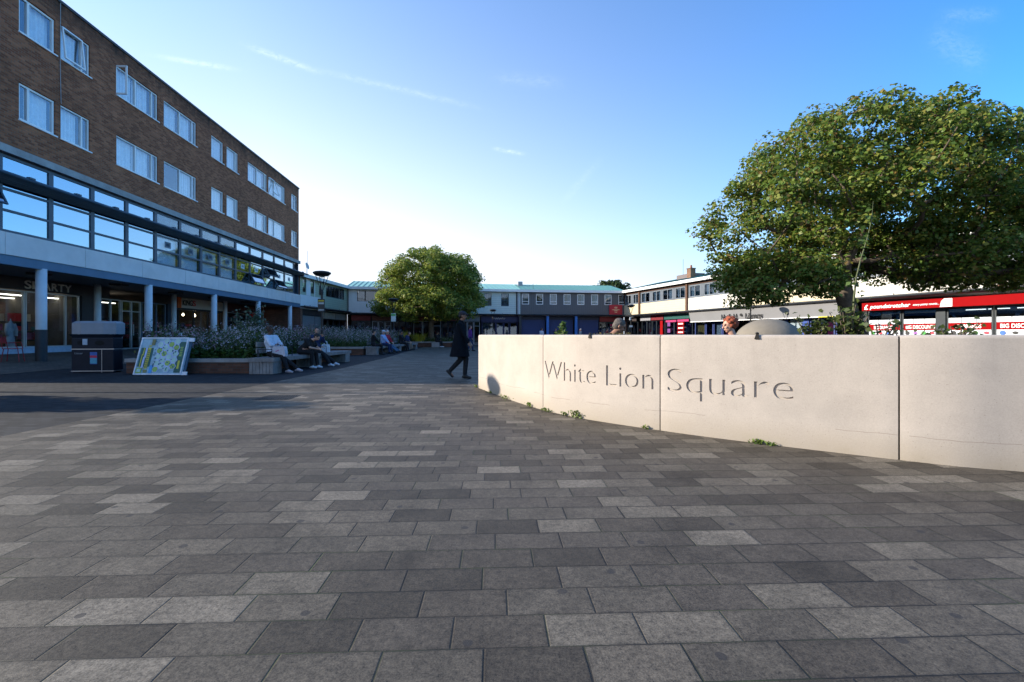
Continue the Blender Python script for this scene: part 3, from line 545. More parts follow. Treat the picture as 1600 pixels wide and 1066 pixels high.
shopwin(sx(163)+.02, sx(195), muls=(.5,))
def doorset(x0, x1, z1, fr, y=3.04):
    w = window(LB, x0, x1, .38, z1, y, fr, glass_shop, (.5,), (.78,), .07, name='door')
    h = MB(); 
    for s in (-.09, .09): h.tube([((x0+x1)/2+s, y-.06, 1.1), ((x0+x1)/2+s, y-.06, 1.7)], .014, 6)
    h.build('handle', alu, w); return w
doorset(sx(196), sx(226), 2.95, alu)
shopwin(sx(227), sx(264), .7, 2.95, shop_blue, muls=(.6,)); MB().box(sx(226)+.3, sx(279)-.02, 3.0, 3.12, 2.98, 3.5).build('shop_fascia', M('fascia_brown_dark', (.045,.03,.028), .6), LB)
MB().box(sx(265), sx(279), 2.95, 3.3, .3, 2.98).build('pier', M('dark_blue_pier', (.03,.045,.07), .6), LB)
# second shop with the pale name board
a, b = sx(280), sx(350)
kb = MB().box(a+.35, b, 2.93, 3.1, 2.82, 3.44).build('name_board', M('cream_board', (.50,.47,.43), .6, .05), LB)
MB().box(a, a+.34, 2.93, 3.1, 2.80, 3.46).build('board_end', M('orange_end', (.55,.11,.02), .6), kb)
xk = lambda u: sx(u)
blk = M('black_letter', (.012,.012,.014), .5); redm = M('red_letter', (.55,.03,.02), .5)
sign_text('letter', 'KING', kb, blk, sx(287.5), sx(302.5), 2.99, 2.925, 3.35, offset=.01); sign_text('letter', 'S', kb, redm, sx(303), sx(307.5), 2.99, 2.925, 3.35, offset=.01)
for q in range(3): shopwin(a+.2+(b-a-.3)*q/3, a+.2+(b-a-.3)*(q+1)/3-.02, .45, 2.78, M('dark_frame', (.02,.022,.025), .5))
MB().box(a, b, 3.0, 3.2, 2.7, 2.82).build('lintel', tile_dark, LB)
MB().box(b, b+.5, 2.9, 3.4, .3, 3.5).build('pier', M('brown_pier', (.16,.10,.07), .8), LB)
c, d = b+.5, sx(404)
MB().box(c, d, 2.95, 3.1, 2.85, 3.45).build('shop_fascia', M('fascia_dark_red', (.06,.02,.02), .6), LB)
MB().box(d-1.4, d-.4, 2.9, 2.95, 2.6, 2.95).build('hanging_sign', M('sign_red', (.5,.02,.02), .5), LB)
shopwin(c+.1, d-.1, .5, 2.8, muls=(.33,.66))
MB().box(d, d+.35, 2.7, 3.4, .3, 3.5).build('pier', brickmat('red_pier', (.15,.06,.035), (.22,.10,.06), (.14,.12,.1), grime=False), LB)
MB().box(d+.4, S1-.05, 2.9, 3.3, .2, 3.5).build('sunlit_gap_panel', M('painted_sun_pink', (.80,.72,.70), .8, .05), LB)  # pale colour painted in place of the sunlit gap beyond the arcade
# room behind the glass, lit by ceiling strips
mb = MB(); mb.quad((S0+.1,3.2,.381),(S1-.1,3.2,.381),(S1-.1,9.6,.381),(S0+.1,9.6,.381)); mb.quad((S0+.1,9.6,.38),(S1-.1,9.6,.38),(S1-.1,9.6,3.45),(S0+.1,9.6,3.45)); mb.quad((S0+.1,3.2,3.45),(S1-.1,3.2,3.45),(S1-.1,9.6,3.45),(S0+.1,9.6,3.45))
for x in (S0+.1, 22.2, 27.9, 33.2, S1-.1): mb.quad((x,3.25,.38),(x,9.6,.38),(x,9.6,3.45),(x,3.25,3.45))
mb.build('shop_room', M('room_grey', (.17,.15,.13), .9, .3, 1), LB)
lit = M('lit_strip', (1.0, .93, .78), .5, 0, emit=3); mb = MB()
for x in (13.2, 15.4, 17.4, 19.5, 21.3):
    for y in (4.6, 6.6, 8.4): mb.box(x, x+1.0, y, y+.12, 2.86, 2.90)
for x in (23.3, 25.2): mb.box(x, x+.9, 5, 5.1, 2.9, 2.94)
mb.build('ceiling_light', lit, LB)
bulb = M('warm_bulb', (1, .78, .5), .5, 0, emit=16); 
for q in (.2, .45, .7): 
    mb = MB(); x = a+(b-a)*q; mb.lathe([(.01, 2.38), (.05, 2.42), (.06, 2.47), (.04, 2.53), (.012, 2.56)], x, 4.0, 10); pb = mb.build('pendant_bulb', bulb, LB); MB().tube([(x, 4, 2.56), (x, 4, 3.4)], .008, 5).build('flex', blk, pb)
# shelving and stock inside, as boxes of goods on racks
stock = [M('stock_'+n, c_, .7) for n, c_ in (('red', (.45,.03,.04)), ('navy', (.03,.05,.14)), ('cream', (.5,.45,.36)), ('teal', (.05,.2,.22)), ('black', (.02,.02,.025)), ('pink', (.5,.12,.2)))]
mb = MB()
for x in np.arange(12.8, 33, .42):
    for lv in range(4):
        mb.mi = rng.integers(6) if random.random() < .85 else 4
        if random.random() < .8: yb = 5.2+random.random()*.4; mb.box(x, x+.34, yb, yb+.3, .5+lv*.42, .5+lv*.42+.12+.24*random.random())
mb.mi = 4
for lv in range(4): mb.box(12.7, 33, 5.15, 5.7, .44+lv*.42, .47+lv*.42)
mb.build('shelf_of_goods', stock, LB)
mb = MB()       # third shop's strings of bright goods
for q in range(60):
    x = c+.2+random.random()*(d-c-.5); z = .6+random.random()*2.0; mb.mi = rng.integers(6); mb.box(x, x+.18, 3.35, 3.5, z, z+.15+.15*random.random())
mb.build('window_display', stock, LB)
# ================================================================ LOW TERRACES ROUND THE SQUARE
copper = clapmat('copper_seam_roof', (.22,.46,.42), .55, 0, 1.0, .6)
copper_dark = clapmat('copper_roof_dull', (.10,.27,.25), .55, 0, 1.0, .7)
green_board = clapmat('sage_boarding', (.42,.50,.38), .2, 2); pale_board = clapmat('pale_mint_boarding', (.60,.70,.66), .22, 2)
cream_board = clapmat('cream_boarding', (.64,.55,.37), .22, 2, dark=.75); grey_board = clapmat('dark_grey_boarding', (.105,.11,.12), .26, 0, .6)
dk_frame = M('near_black_frame', (.02,.028,.04), .4, .1); slate_panel = M('slate_panel', (.10,.12,.15), .5, .15, 2)
gut = M('gutter_black', (.018,.02,.024), .4, .2, 3); brown_post = M('brown_post', (.085,.038,.02), .7, .2, 4); soff_w = M('soffit_pale', (.40,.41,.42), .8, .1)
shut = clapmat('grey_roller_shutter', (.22,.24,.26), .09, 2, .8, .6); shut_b = clapmat('blue_roller_shutter', (.02,.045,.16), .1, 2, .6, .6)
blue_col = M('bright_blue_post', (.03,.16,.50), .45, .1); redbr = brickmat('far_red_brick', (.16,.06,.04), (.24,.10,.06), (.16,.14,.12), grime=False)
paper = M('white_paper', (.75,.77,.8), .7, .05); gold = M('warm_display', (.55,.35,.10), .7, .3, 9); pinkm = M('magenta_poster', (.38,.02,.12), .6, .1); purp = M('purple_poster', (.16,.04,.2), .6, .1)
red_s = M('sign_red_bright', (.27,.0025,.004), .8, .06, spec=.1); redd = M('dull_red', (.20,.02,.02), .6, .2); wht = M('white_letter', (.85,.85,.85), .5, .02)
def frame_of(p, q): 
    d = Vector((q[0]-p[0], q[1]-p[1])); return dict(loc=(p[0], p[1], 0), rz=math.atan2(d.y, d.x)), d.length
def terrace(name, p, q, label, walls, canopy_z=3.4, canopy_d=.6, roof=copper, depth=10, ridge=5.0, ends=True, e0=0, e1=0, **kw):
    fr, L = frame_of(p, q); r = empty(name, label=label, cat='building', **fr, **kw)
    for (x0, x1, z0, z1, m, ops, part) in walls:
        mb = MB(); wall_open(mb, x0, x1, z0, z1, ops, rec=.14); mb.build(part, m, r)
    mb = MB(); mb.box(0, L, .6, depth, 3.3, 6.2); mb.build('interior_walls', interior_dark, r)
    mb = MB(); mb.quad((0,depth,0),(L,depth,0),(L,depth,6.2),(0,depth,6.2))
    if ends:
        for x in (0, L): mb.quad((x,0,3.4),(x,depth,3.4),(x,depth,6.2),(x,0,6.2)); mb.quad((x,.02,0),(x,depth,0),(x,depth,3.4),(x,.02,3.4))
    mb.build('outer_walls', redbr, r)
    mb = MB()
    a0, a1 = -e0, L+e1
    vs = [(a0-.1,-.38,6.36),(a1+.1,-.38,6.36),(a1+.1,ridge,7.55),(a0-.1,ridge,7.55),(a1+.1,depth+.3,6.36),(a0-.1,depth+.3,6.36)]
    mb.add(vs, [(0,1,2,3),(3,2,4,5)]); mb.add([(v[0], v[1], v[2]-.1) for v in vs], [(0,3,2,1),(3,5,4,2)])
    mb.add([vs[0], vs[3], (a0-.1,ridge,7.45),(a0-.1,-.38,6.26)], [(0,1,2,3)]); mb.add([vs[1], vs[2], (a1+.1,ridge,7.45),(a1+.1,-.38,6.26)], [(0,1,2,3)])
    x = 0.0
    while x < L+.05: mb.add([(x-.012,-.39,6.365),(x+.012,-.39,6.365),(x+.012,-.39,6.40),(x-.012,-.39,6.40),(x-.012,ridge,7.555),(x+.012,ridge,7.555),(x+.012,ridge,7.59),(x-.012,ridge,7.59)], [(0,1,2,3),(7,6,5,4),(3,2,6,7),(0,3,7,4),(1,5,6,2)]); x += .55
    mb.build('metal_roof', roof, r)
    MB().box(a0-.1, a1+.1, -.42, -.36, 6.09, 6.37).build('eaves_board', fascia_white, r); MB().box(a0, a1, -.355, .0, 6.10, 6.14).build('eaves_soffit', soff_w, r)
    cz = canopy_z
    c = MB().box(0, L, -canopy_d, .02, cz-.05, cz+.06).build('walkway_canopy', gut, r)
    MB().tube([(0, -canopy_d-.04, cz+.02), (L, -canopy_d-.04, cz+.02)], .085, 8).build('gutter', gut, c); MB().box(0, L, -canopy_d+.08, 1.3, cz-.09, cz-.052).build('canopy_soffit', soff_w, c)
    mb = MB(); x = 1.0
    while x < L: mb.tube([(x, -canopy_d-.04, cz+.09), (x, -canopy_d-.04, cz+.19)], .02, 5); x += 3.2
    mb.build('gutter_bracket', gut, c)
    return r, L
def shopf(root, x0, x1, sign=None, zb=0.0, zs0=2.7, zs1=3.3, frame=dk_frame, goods=(), panes=3, y=.25, door=None, part='shop_front'):
    """one shop: frame of bars with glass, a lit-less display behind, a name board over it"""
    if sign: MB().box(x0+.02, x1-.02, y-.22, y-.1, zs0, zs1).build('name_board', sign, root)
    w = (x1-x0)/panes
    for k in range(panes):
        dr = door == k
        f = window(root, x0+k*w+.02, x0+(k+1)*w-.02, .02 if dr else .3, zs0-.04, y, frame, glass_far, (), (.8,) if dr else (), .06, name='shop_door' if dr else 'shop_window')
    MB().box(x0, x1, y+.02, y+.1, zb, .29).build('stall_riser', frame, root)
    mb = MB(); mats = list(goods) or [interior_dark]
    for q in range(int((x1-x0)*5)):
        mb.mi = random.randrange(len(mats)); a = x0+.1+random.random()*(x1-x0-.6); z = .35+random.random()*1.8; s = .15+.3*random.random(); mb.box(a, a+s, y+.25+.3*random.random(), y+.6, z, z+s*(.6+random.random()))
    mb.build('window_display', mats, root)
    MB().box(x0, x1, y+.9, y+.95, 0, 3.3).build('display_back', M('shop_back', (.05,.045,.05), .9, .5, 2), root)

# -- left wing (runs from the brick block to the corner)
P0, P1 = (-18.15, 38.98), (-17.9, 49.5)
hs_ = [(.45,1.05,4.86,6.02),(1.95,2.6,4.86,6.02),(3.6,4.1,4.86,6.02)]
wing, L1 = terrace('side_terrace', P0, P1, 'low white and sage boarded terrace joining the brick block to the far corner', [
    (0, 4.85, 4.62, 6.12, green_board, hs_, 'boarded_wall'), (0, 4.85, 3.4, 4.615, white_paint, [], 'white_wall'), (4.86, 10.52, 3.4, 6.12, green_board, [(5.15, 9.6, 4.85, 5.95)], 'boarded_wall')], canopy_z=3.56, canopy_d=.35, ridge=4, depth=8)
for a, b, z0, z1 in hs_: window(wing, a, b, z0, z1, .04, dk_frame, glass_far, cur=[(.0, .45)])
MB().box(1.1, 1.9, -.02, .0, 4.62, 6.1).build('white_panel', white_paint, wing); MB().box(2.65, 2.8, -.02, .0, 4.62, 6.1).build('white_panel', white_paint, wing)
window(wing, 5.15, 9.6, 4.85, 5.95, .04, dk_frame, glass_far, (.16, .3, .44, .58, .68, .84), cur=[(.0, .1), (.32, .4), (.6, .66)])
MB().box(.1, .45, 0, .3, 0, 3.4).build('pier', redbr, wing)
for a, b in ((.5, 3.1), (3.2, 4.75)): MB().box(a, b, .2, .26, 0, 2.85).build('roller_shutter', shut, wing)
MB().box(.5, 4.75, .12, .3, 2.86, 3.4).build('lintel', tile_dark, wing)
shopf(wing, 4.8, 7.4, M('beige_board', (.35,.3,.24), .7), goods=(redd, gold), panes=2); shopf(wing, 7.5, 10.4, M('tan_board', (.28,.25,.22), .7), goods=(redd, paper), panes=2)
MB().tube([(10.44, -.1, 3.4), (10.44, -.1, 6.1)], .05, 6).build('downpipe', gut, wing)
dish = MB(); pf = [(.0, 0), (.12, .01), (.24, .045), (.32, .09)]; dish.M = Matrix.Translation((2.2, .5, 7.35)) @ Matrix.Rotation(R(75), 4, 'X'); dish.lathe([(.02, -.01), (.12, .0), (.24, .035), (.32, .08), (.31, .09), (.22, .045), (.02, .01)], n=18); dish.M = None
dish.tube([(2.2, .5, 6.5), (2.2, .55, 7.35)], .025, 6); dish.build('satellite_dish', M('dish_grey', (.5,.52,.54), .5), wing)
MB().tube([(3.0, .8, 6.5), (3.0, .8, 8.9)], .015, 5).build('roof_aerial', gut, wing)

# -- rear terrace, white and mint half
def xr(u, A, B): r = (u-800)/711; return r
C0 = (-17.9, 49.5); C1 = (.97, 53.1); C2 = (13.4, 54.55)
def s_on(p, q, u):     # where the sight line through pixel column u meets the line p-q, as distance from p
    r = (u-800)/711; d = Vector((q[0]-p[0], q[1]-p[1])).normalized(); t = (r*p[1]-p[0])/(d.x-r*d.y); return t
sA = lambda u: s_on(C0, C1, u); sB = lambda u: s_on(C1, C2, u)
LA = math.hypot(C1[0]-C0[0], C1[1]-C0[1]); LBk = math.hypot(C2[0]-C1[0], C2[1]-C1[1])
wA = [(sA(558), sA(588), 4.8, 5.95), (sA(625), sA(655), 4.8, 5.95)]; wA2 = [(sA(757), sA(768), 4.45, 5.9), (sA(783), sA(795), 4.45, 5.9)]; mid = sA(700)
rearA, _ = terrace('rear_white_terrace', C0, C1, 'far white terrace with mint boarding and a bright copper green roof behind the round tree', [
    (0, mid, 3.4, 6.12, white_paint, wA, 'white_wall'), (mid, LA, 3.4, 6.12, pale_board, wA2, 'mint_boarded_wall')], canopy_z=3.42)
for a, b, z0, z1 in wA:
    m_ = a+(b-a)*.42; window(rearA, a, m_, z0, z1, .04, dk_frame, glass_far, rails=(.22,), cur=[(0, 1)]); window(rearA, m_, b, z0, z1, .04, dk_frame, glass_far)
    MB().box(m_+.06, b-.06, .1, .12, z0+.05, z1-.05).build('blue_panel', M('deep_blue_panel', (.03,.07,.14), .5), rearA)
for a, b, z0, z1 in wA2: window(rearA, a, b, z0, z1, .04, M('slate_blue_frame', (.04,.09,.13), .5), glass_far, rails=(.42,), cur=[(0, 1)])
MB().box(LA-.35, LA-.15, -.1, .0, 3.5, 6.1).build('downpipe', M('pipe_grey', (.4,.44,.47), .5), rearA); MB().box(LA-.5, LA-.38, -.06, .0, 3.5, 6.1).build('downpipe', dk_frame, rearA)
e = [sA(548), sA(580), sA(612), sA(645), sA(690), sA(720), sA(751)]
for k, (sg, gd) in enumerate(((redd, (redd, paper)), (redbr, (redd, gold)), (tile_dark, (paper, gold)), (redd, (pinkm, redd, paper)), (M('maroon_board', (.15,.03,.03), .6), (red_s, paper)), (M('grey_board2', (.25,.27,.3), .6), (paper, slate_panel, redd)))):
    shopf(rearA, e[k]+.05, e[k+1]-.05, sg, goods=gd, panes=3, door=2, frame=(dk_frame, M('grey_shop_frame', (.35,.38,.42), .5))[k % 2])
navy = M('navy_board', (.012,.02,.10), .45)
a, b = sA(752), sA(811); MB().box(a, b, .02, .16, 2.62, 3.32).build('name_board', navy, rearA)
nb = [c for c in rearA.children if c.name.startswith('name_board')][-1]
mb = MB(); x0_, x1_ = sA(770), sA(790); n = 12
for k in range(n):
    xx = x0_+(x1_-x0_)*k/n; w_ = (x1_-x0_)/n*.62; hh = .2 if k in (0, 5, 9) else .15; mb.box(xx, xx+w_*.35, -.0, .018, 2.93, 2.93+hh); mb.box(xx+w_*.35, xx+w_, -.0, .018, 2.93+hh*(.7 if k % 2 else .1), 2.93+hh*(.95 if k % 2 else .32))
mb.build('white_lettering', wht, nb)
for k, (u0, u1) in enumerate(((753, 775), (775.5, 787), (787.5, 796), (797, 809))): window(rearA, sA(u0), sA(u1), .25, 2.58, .2, navy, glass_far, (), (), .08, name='shop_window')
MB().box(sA(754), sA(773), .32, .34, 1.1, 2.5).build('window_poster', M('pale_poster', (.7,.66,.6), .7, .3, 3), rearA)
mb = MB()
for q in range(26): mb.mi = q % 3; xx = sA(755)+random.random()*(sA(772)-sA(755)-.5); z = 1.2+random.random()*.8; mb.box(xx, xx+.3, .30, .318, z, z+.22)
mb.build('poster_picture', [gold, redd, M('poster_blue', (.1,.2,.35), .6)], rearA)
MB().box(sA(799), sA(807), .32, .34, .9, 2.4).build('window_poster', redd, rearA); MB().box(sA(777), sA(786), .32, .34, .6, 2.3).build('window_poster', paper, rearA)
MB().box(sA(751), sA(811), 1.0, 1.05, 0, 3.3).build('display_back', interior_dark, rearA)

# -- rear terrace, dark boarded half with the row of small windows
wB = []
for u in (821, 843, 864.5, 886, 907.5, 929, 950, 971.5): q = sB(u); wB.append((q-.42, q+.42, 4.68, 5.92))
rearB, _ = terrace('rear_grey_terrace', C1, C2, 'far dark grey boarded terrace with a row of eight small white framed windows', [(0, LBk, 3.4, 6.12, grey_board, wB, 'grey_boarded_wall')], canopy_z=3.42, roof=copper_dark, e0=.0)
for k, (a, b, z0, z1) in enumerate(wB):
    window(rearB, a, b, z0, z1, .0, upvc, glass_far, rails=(.28,), fw=.07, cur=[(0, 1)] if k in (0, 2) else [(.55, .95)] if k != 1 else None)
    if k == 1: MB().box(a+.08, b-.08, .035, .04, z0+.05, z0+.42).build('white_infill', upvc, rearB)
# post-office style red square sign with a pale emblem, no words legible in the photo
a, b = sB(951.5), sB(971.5); rs = MB().box(a, b, -.16, -.04, 3.52, 4.70).build('red_square_sign', M('sign_crimson', (.42,.012,.03), .45, .05), rearB); cxx = (a+b)/2
mb = MB(); mb.box(cxx-.16, cxx+.16, -.175, -.162, 4.28, 4.36); 
for q in (-.14, 0, .14): mb.box(cxx+q-.03, cxx+q+.03, -.175, -.162, 4.37, 4.45 if q else 4.49)
mb.box(cxx-.45, cxx+.45, -.175, -.162, 4.08, 4.14); mb.box(cxx-.2, cxx+.2, -.175, -.162, 3.95, 4.02); mb.box(cxx-.15, cxx+.15, -.175, -.162, 3.78, 3.84)
mb.build('pale_emblem', M('emblem_gold', (.75,.6,.35), .5), rs)
for u0, u1 in ((812, 852), (857, 896), (901, 936)): MB().box(sB(u0), sB(u1), .3, .36, 0, 2.9).build('roller_shutter', shut_b, rearB)
MB().box(sB(811), sB(975), .2, .4, 2.9, 3.35).build('lintel', M('lintel_dark_blue', (.015,.025,.06), .5), rearB)
for u in (812, 854.5, 898.5): q = sB(u); MB().box(q-.14, q+.14, -.55, -.28, 0, 3.33).build('canopy_post', blue_col if u > 820 else dk_frame, rearB)
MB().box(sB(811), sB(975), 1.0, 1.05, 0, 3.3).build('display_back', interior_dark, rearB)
shopf(rearB, sB(937), sB(974), redd, goods=(redd, paper, pinkm), panes=3, door=1)
MB().box(.2, .75, 3.4, 4.0, 7.1, 7.75).build('roof_vent', M('vent_grey', (.3,.32,.35), .6), rearB); MB().tube([(1.6, .5, 6.5), (1.6, .5, 7.3)], .02, 5).build('roof_aerial', gut, rearB)

# -- right terrace, sunlit, running towards the camera
Q0 = (13.42, 54.5); Q1 = (27.1, 10.7); sR = lambda u: s_on(Q0, Q1, u)
LR = math.hypot(Q1[0]-Q0[0], Q1[1]-Q0[1]); posts = [3.3, 11.35, 18.95, 26.55, 34.15, 41.75]
segs = [0.0]+posts+[LR]; cwp = M('cream_white_render', (.60,.575,.51), .7, .08, 1.2)
cols = [cream_board, cream_board, cwp, cream_board, cwp, cwp, cwp]
walls = []; strips = []
for k in range(7):
    a, b = segs[k], segs[k+1]; walls.append((a, b, 3.4, 4.62, cols[k], [], ('cream_panel' if cols[k] == cream_board else 'white_panel'))); strips.append((a, b))
right, _ = terrace('sunlit_terrace', Q0, Q1, 'long sunlit cream and white terrace with strip windows, library and discount shop', walls, canopy_z=3.32, canopy_d=.6, roof=copper_dark)
lin = lambda s: (s, 0)
for k, (a, b) in enumerate(strips):
    a += .14; b -= .14; L_ = b-a; mb = MB(); ops_ = []; n = max(2, int(round(L_/1.85)))
    for q in range(n):
        x0 = a+L_*q/n; x1 = x0+L_/n; ops_.append((x0+.32*(1 if q % 2 else .6), x1-.18, 4.72, 5.78))
    wall_open(mb, a, b, 4.625, 5.86, ops_, y=.02, rec=.1); mb.build('window_band', slate_panel if k != 4 else M('band_paler_grey', (.25,.27,.3), .6), right)  # one bay has paler grey panels than the rest
    for q, (x0, x1, z0, z1) in enumerate(ops_): window(right, x0, x1, z0, z1, .05, M('grey_window_frame', (.20,.23,.27), .5), glass_far, (.5,), (.0,), .05, cur=[(0, .3)] if q % 3 == 0 else [(.05, .45), (.6, .95)] if q % 3 == 1 else [(.5, 1)])
    MB().box(a, b, -.02, .1, 5.865, 6.12).build('timber_head', brown_post, right)
for x in posts: MB().box(x-.13, x+.13, -.12, .1, 3.42, 6.1).build('timber_post', brown_post, right)
# chimney and rooftop plant on the sunlit roof
ch = brickmat('chimney_brick', (.20,.10,.06), (.28,.15,.09), (.2,.17,.14), grime=False)
q = s_on(Q0, Q1, 1056); o = MB(); o.box(q-1.4, q-.8, 2.4, 3.0, 6.6, 7.95); o.box(q-1.44, q-.76, 2.36, 3.04, 7.95, 8.03); cc = o.build('chimney', ch, right)
MB().lathe([(.11, 8.03), (.12, 8.15), (.09, 8.33), (.10, 8.35)], q-1.1, 2.7, 12).build('chimney_pot', M('terracotta', (.3,.13,.08), .8), cc)
MB().box(s_on(Q0, Q1, 1022)-1, s_on(Q0, Q1, 1046)-1, 3.6, 5.2, 7.0, 7.72).build('rooftop_plant_room', M('plant_room', (.16,.13,.13), .7), right); MB().tube([(5.0, 4.5, 7.2), (5.0, 4.5, 9.6)], .02, 5).build('roof_aerial', gut, right)
# small shops before the library
shopf(right, .3, 2.6, M('dark_fascia2', (.03,.02,.02), .6), goods=(redd, interior_dark), panes=1)
shopf(right, sR(1000), sR(1016), M('mid_grey_board', (.25,.25,.28), .6), goods=(paper, gold, M('blue_goods', (.06,.15,.4), .6), redd), panes=2)
shopf(right, sR(1016.5), sR(1036), M('oxblood_board', (.16,.012,.02), .5), goods=(redd, red_s), panes=3)
shopf(right, sR(1037), sR(1079), M('bottle_green_board', (.01,.075,.07), .5), goods=(pinkm, purp, redd, paper), panes=3)
x0, x1 = sR(1038), sR(1076)
mb = MB(); mb.box(x0, x0+(x1-x0)*.45, .16, .18, 2.42, 2.62); mb.box(x0+(x1-x0)*.5, x1-.2, .16, .18, 2.42, 2.66); mb.build('magenta_header', pinkm, right)
mb = MB(); xx = x0+(x1-x0)*.5
for q in range(4): mb.box(xx, xx+1.0, .15, .17, .8+q*.42, 1.12+q*.42)
mb.build('sale_poster', red_s, right)
mb = MB()
for q in range(4): mb.box(xx+.15, xx+.85, .142, .149, .9+q*.42, 1.02+q*.42)
mb.build('poster_print', wht, right)
MB().box(sR(1030), sR(1034), .1, .16, .2, 2.6).build('red_banner', red_s, right)
mb = MB()
for q, z in ((0, 2.2), (0, 1.55), (.1, .95)): mb.box(x0+.3+q, x0+.75+q, .15, .17, z-.2, z+.2)
mb.build('purple_poster', purp, right)
# library: wide pale board under the gutter
la, lb_ = sR(1081)+.2, sR(1338); mb = MB(); mb.slab([(0,0)], 0, 0) if 0 else mb.add([(la,-.50,3.2),(lb_,-.50,3.2),(lb_,-.30,2.36),(la,-.30,2.36),(la,-.2,3.2),(lb_,-.2,3.2),(lb_,-.2,2.36),(la,-.2,2.36)], [(0,3,2,1),(4,5,6,7),(0,1,5,4),(2,3,7,6),(0,4,7,3),(1,2,6,5)])
lbd = mb.build('library_board', M('library_board_shaded', (.22,.22,.23), .55, .06, 1), right)  # white board; its shade is put into the grey base colour
MB().box(la, lb_, -.36, -.28, 2.30, 2.357).build('white_edge', fascia_white, lbd); MB().box(sR(1285), sR(1310), -.38, -.362, 2.30, 2.36).build('yellow_edge', M('yellow_strip', (.7,.6,.03), .5), lbd)
t0 = s_on((Q0[0]-.4*.955, Q0[1]-.4*.3), (Q1[0]-.4*.955, Q1[1]-.4*.3), 1127)
def sRc(u): return s_on((Q0[0]-.955*.42, Q0[1]-.298*.42), (Q1[0]-.955*.42, Q1[1]-.298*.42), u)
for wd, a, b in (('Hatfield', 1127.5, 1151.5), ('Library', 1165, 1191.5)): sign_text('lettering', wd, lbd, blk, sRc(a), sRc(b), 2.43, -.45, 2.88, offset=.012)
a = sRc(1158); mb = MB(); mb.M = Matrix.Translation((a, -.45, 2.75)) @ Matrix.Rotation(R(90), 4, 'X'); mb.lathe([(.12, -.015), (.12, .015)], n=10); mb.build('round_logo', blk, lbd)
a = sRc(1229); mb = MB(); mb.M = Matrix.Translation((a, -.46, 2.72)) @ Matrix.Rotation(R(90), 4, 'X'); mb.lathe([(.13, -.015), (.13, .015)], n=10); mb.build('round_badge', M('badge_olive', (.12,.13,.08), .6), lbd)
nb_ = M('library_blue', (.02,.04,.16), .5); 
k = sR(1083); xs_ = [sR(u) for u in (1083, 1100, 1112, 1126, 1140, 1168, 1200, 1225, 1252, 1262, 1282, 1302, 1318, 1338)]
for i in range(13):
    w_ = window(right, xs_[i]+.03, xs_[i+1]-.03, .15, 2.6, .2, nb_, glass_far if i != 7 else glass_shop, (), (), .09, name='shop_window')
    pm = (gold, interior_dark, paper, pinkm, interior_dark, gold, interior_dark, paper, nb_, nb_, pinkm, nb_, interior_dark)[i]
    if pm in (gold, paper, pinkm): MB().box(xs_[i]+.25, xs_[i+1]-.25, .34, .36, .9 if i != 7 else .3, 2.2 if i != 7 else 2.5).build('window_poster', pm, w_)
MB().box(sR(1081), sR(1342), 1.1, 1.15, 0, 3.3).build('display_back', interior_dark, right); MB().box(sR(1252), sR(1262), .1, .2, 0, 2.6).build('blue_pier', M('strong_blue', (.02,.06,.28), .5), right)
# discount shop
def sRp(u, d=.45): return s_on((Q0[0]-.955*d, Q0[1]-.298*d), (Q1[0]-.955*d, Q1[1]-.298*d), u)
pa = sRp(1347); rb = MB().box(pa, LR, -.47, -.2, 2.58, 3.05).build('red_name_board', red_s, right)
sign_text('lettering', '£', rb, wht, sRp(1351), sRp(1357), 2.66, -.475, 2.94, offset=.03)
sign_text('lettering', 'poundstretcher', rb, wht, sRp(1359.5), sRp(1423), 2.70, -.475, 2.93, offset=.018, shear=.25)
sign_text('lettering', 'every penny counts...', rb, wht, sRp(1427), sRp(1468), 2.74, -.475, 2.86, offset=.008, shear=.25)
a, b = sRp(1469), sRp(1488.5); bd = MB().slab([(a,2.60),(b,2.60),(b,3.03),(a+.18,3.03),(a+.06,2.9)], -.49, -.472).build('white_badge', wht, rb)
mb = MB(); 
for q in range(3): mb.box(a+.2, b-.12-.05*q, -.497, -.491, 2.70+q*.08, 2.735+q*.08)
mb.build('badge_print', redm, bd)
brand_cols = [M('logo_green', (.05,.3,.05), .6), M('logo_red', (.6,.05,.08), .6), M('logo_blue', (.05,.15,.5), .6), M('logo_black', (.03,.03,.03), .6), M('logo_violet', (.3,.1,.4), .6)]
wlist = [(1355, 1407, 'BIG BRANDS'), (1408.5, 1463, 'BIG DISCOUNTS'), (1478, 1551, 'BIG BRANDS'), (1552.5, 1640, 'BIG DISCOUNTS'), (1642, 1790, 'BIG BRANDS')]
dark_pier = M('shop_dark_pier', (.022,.03,.038), .4)
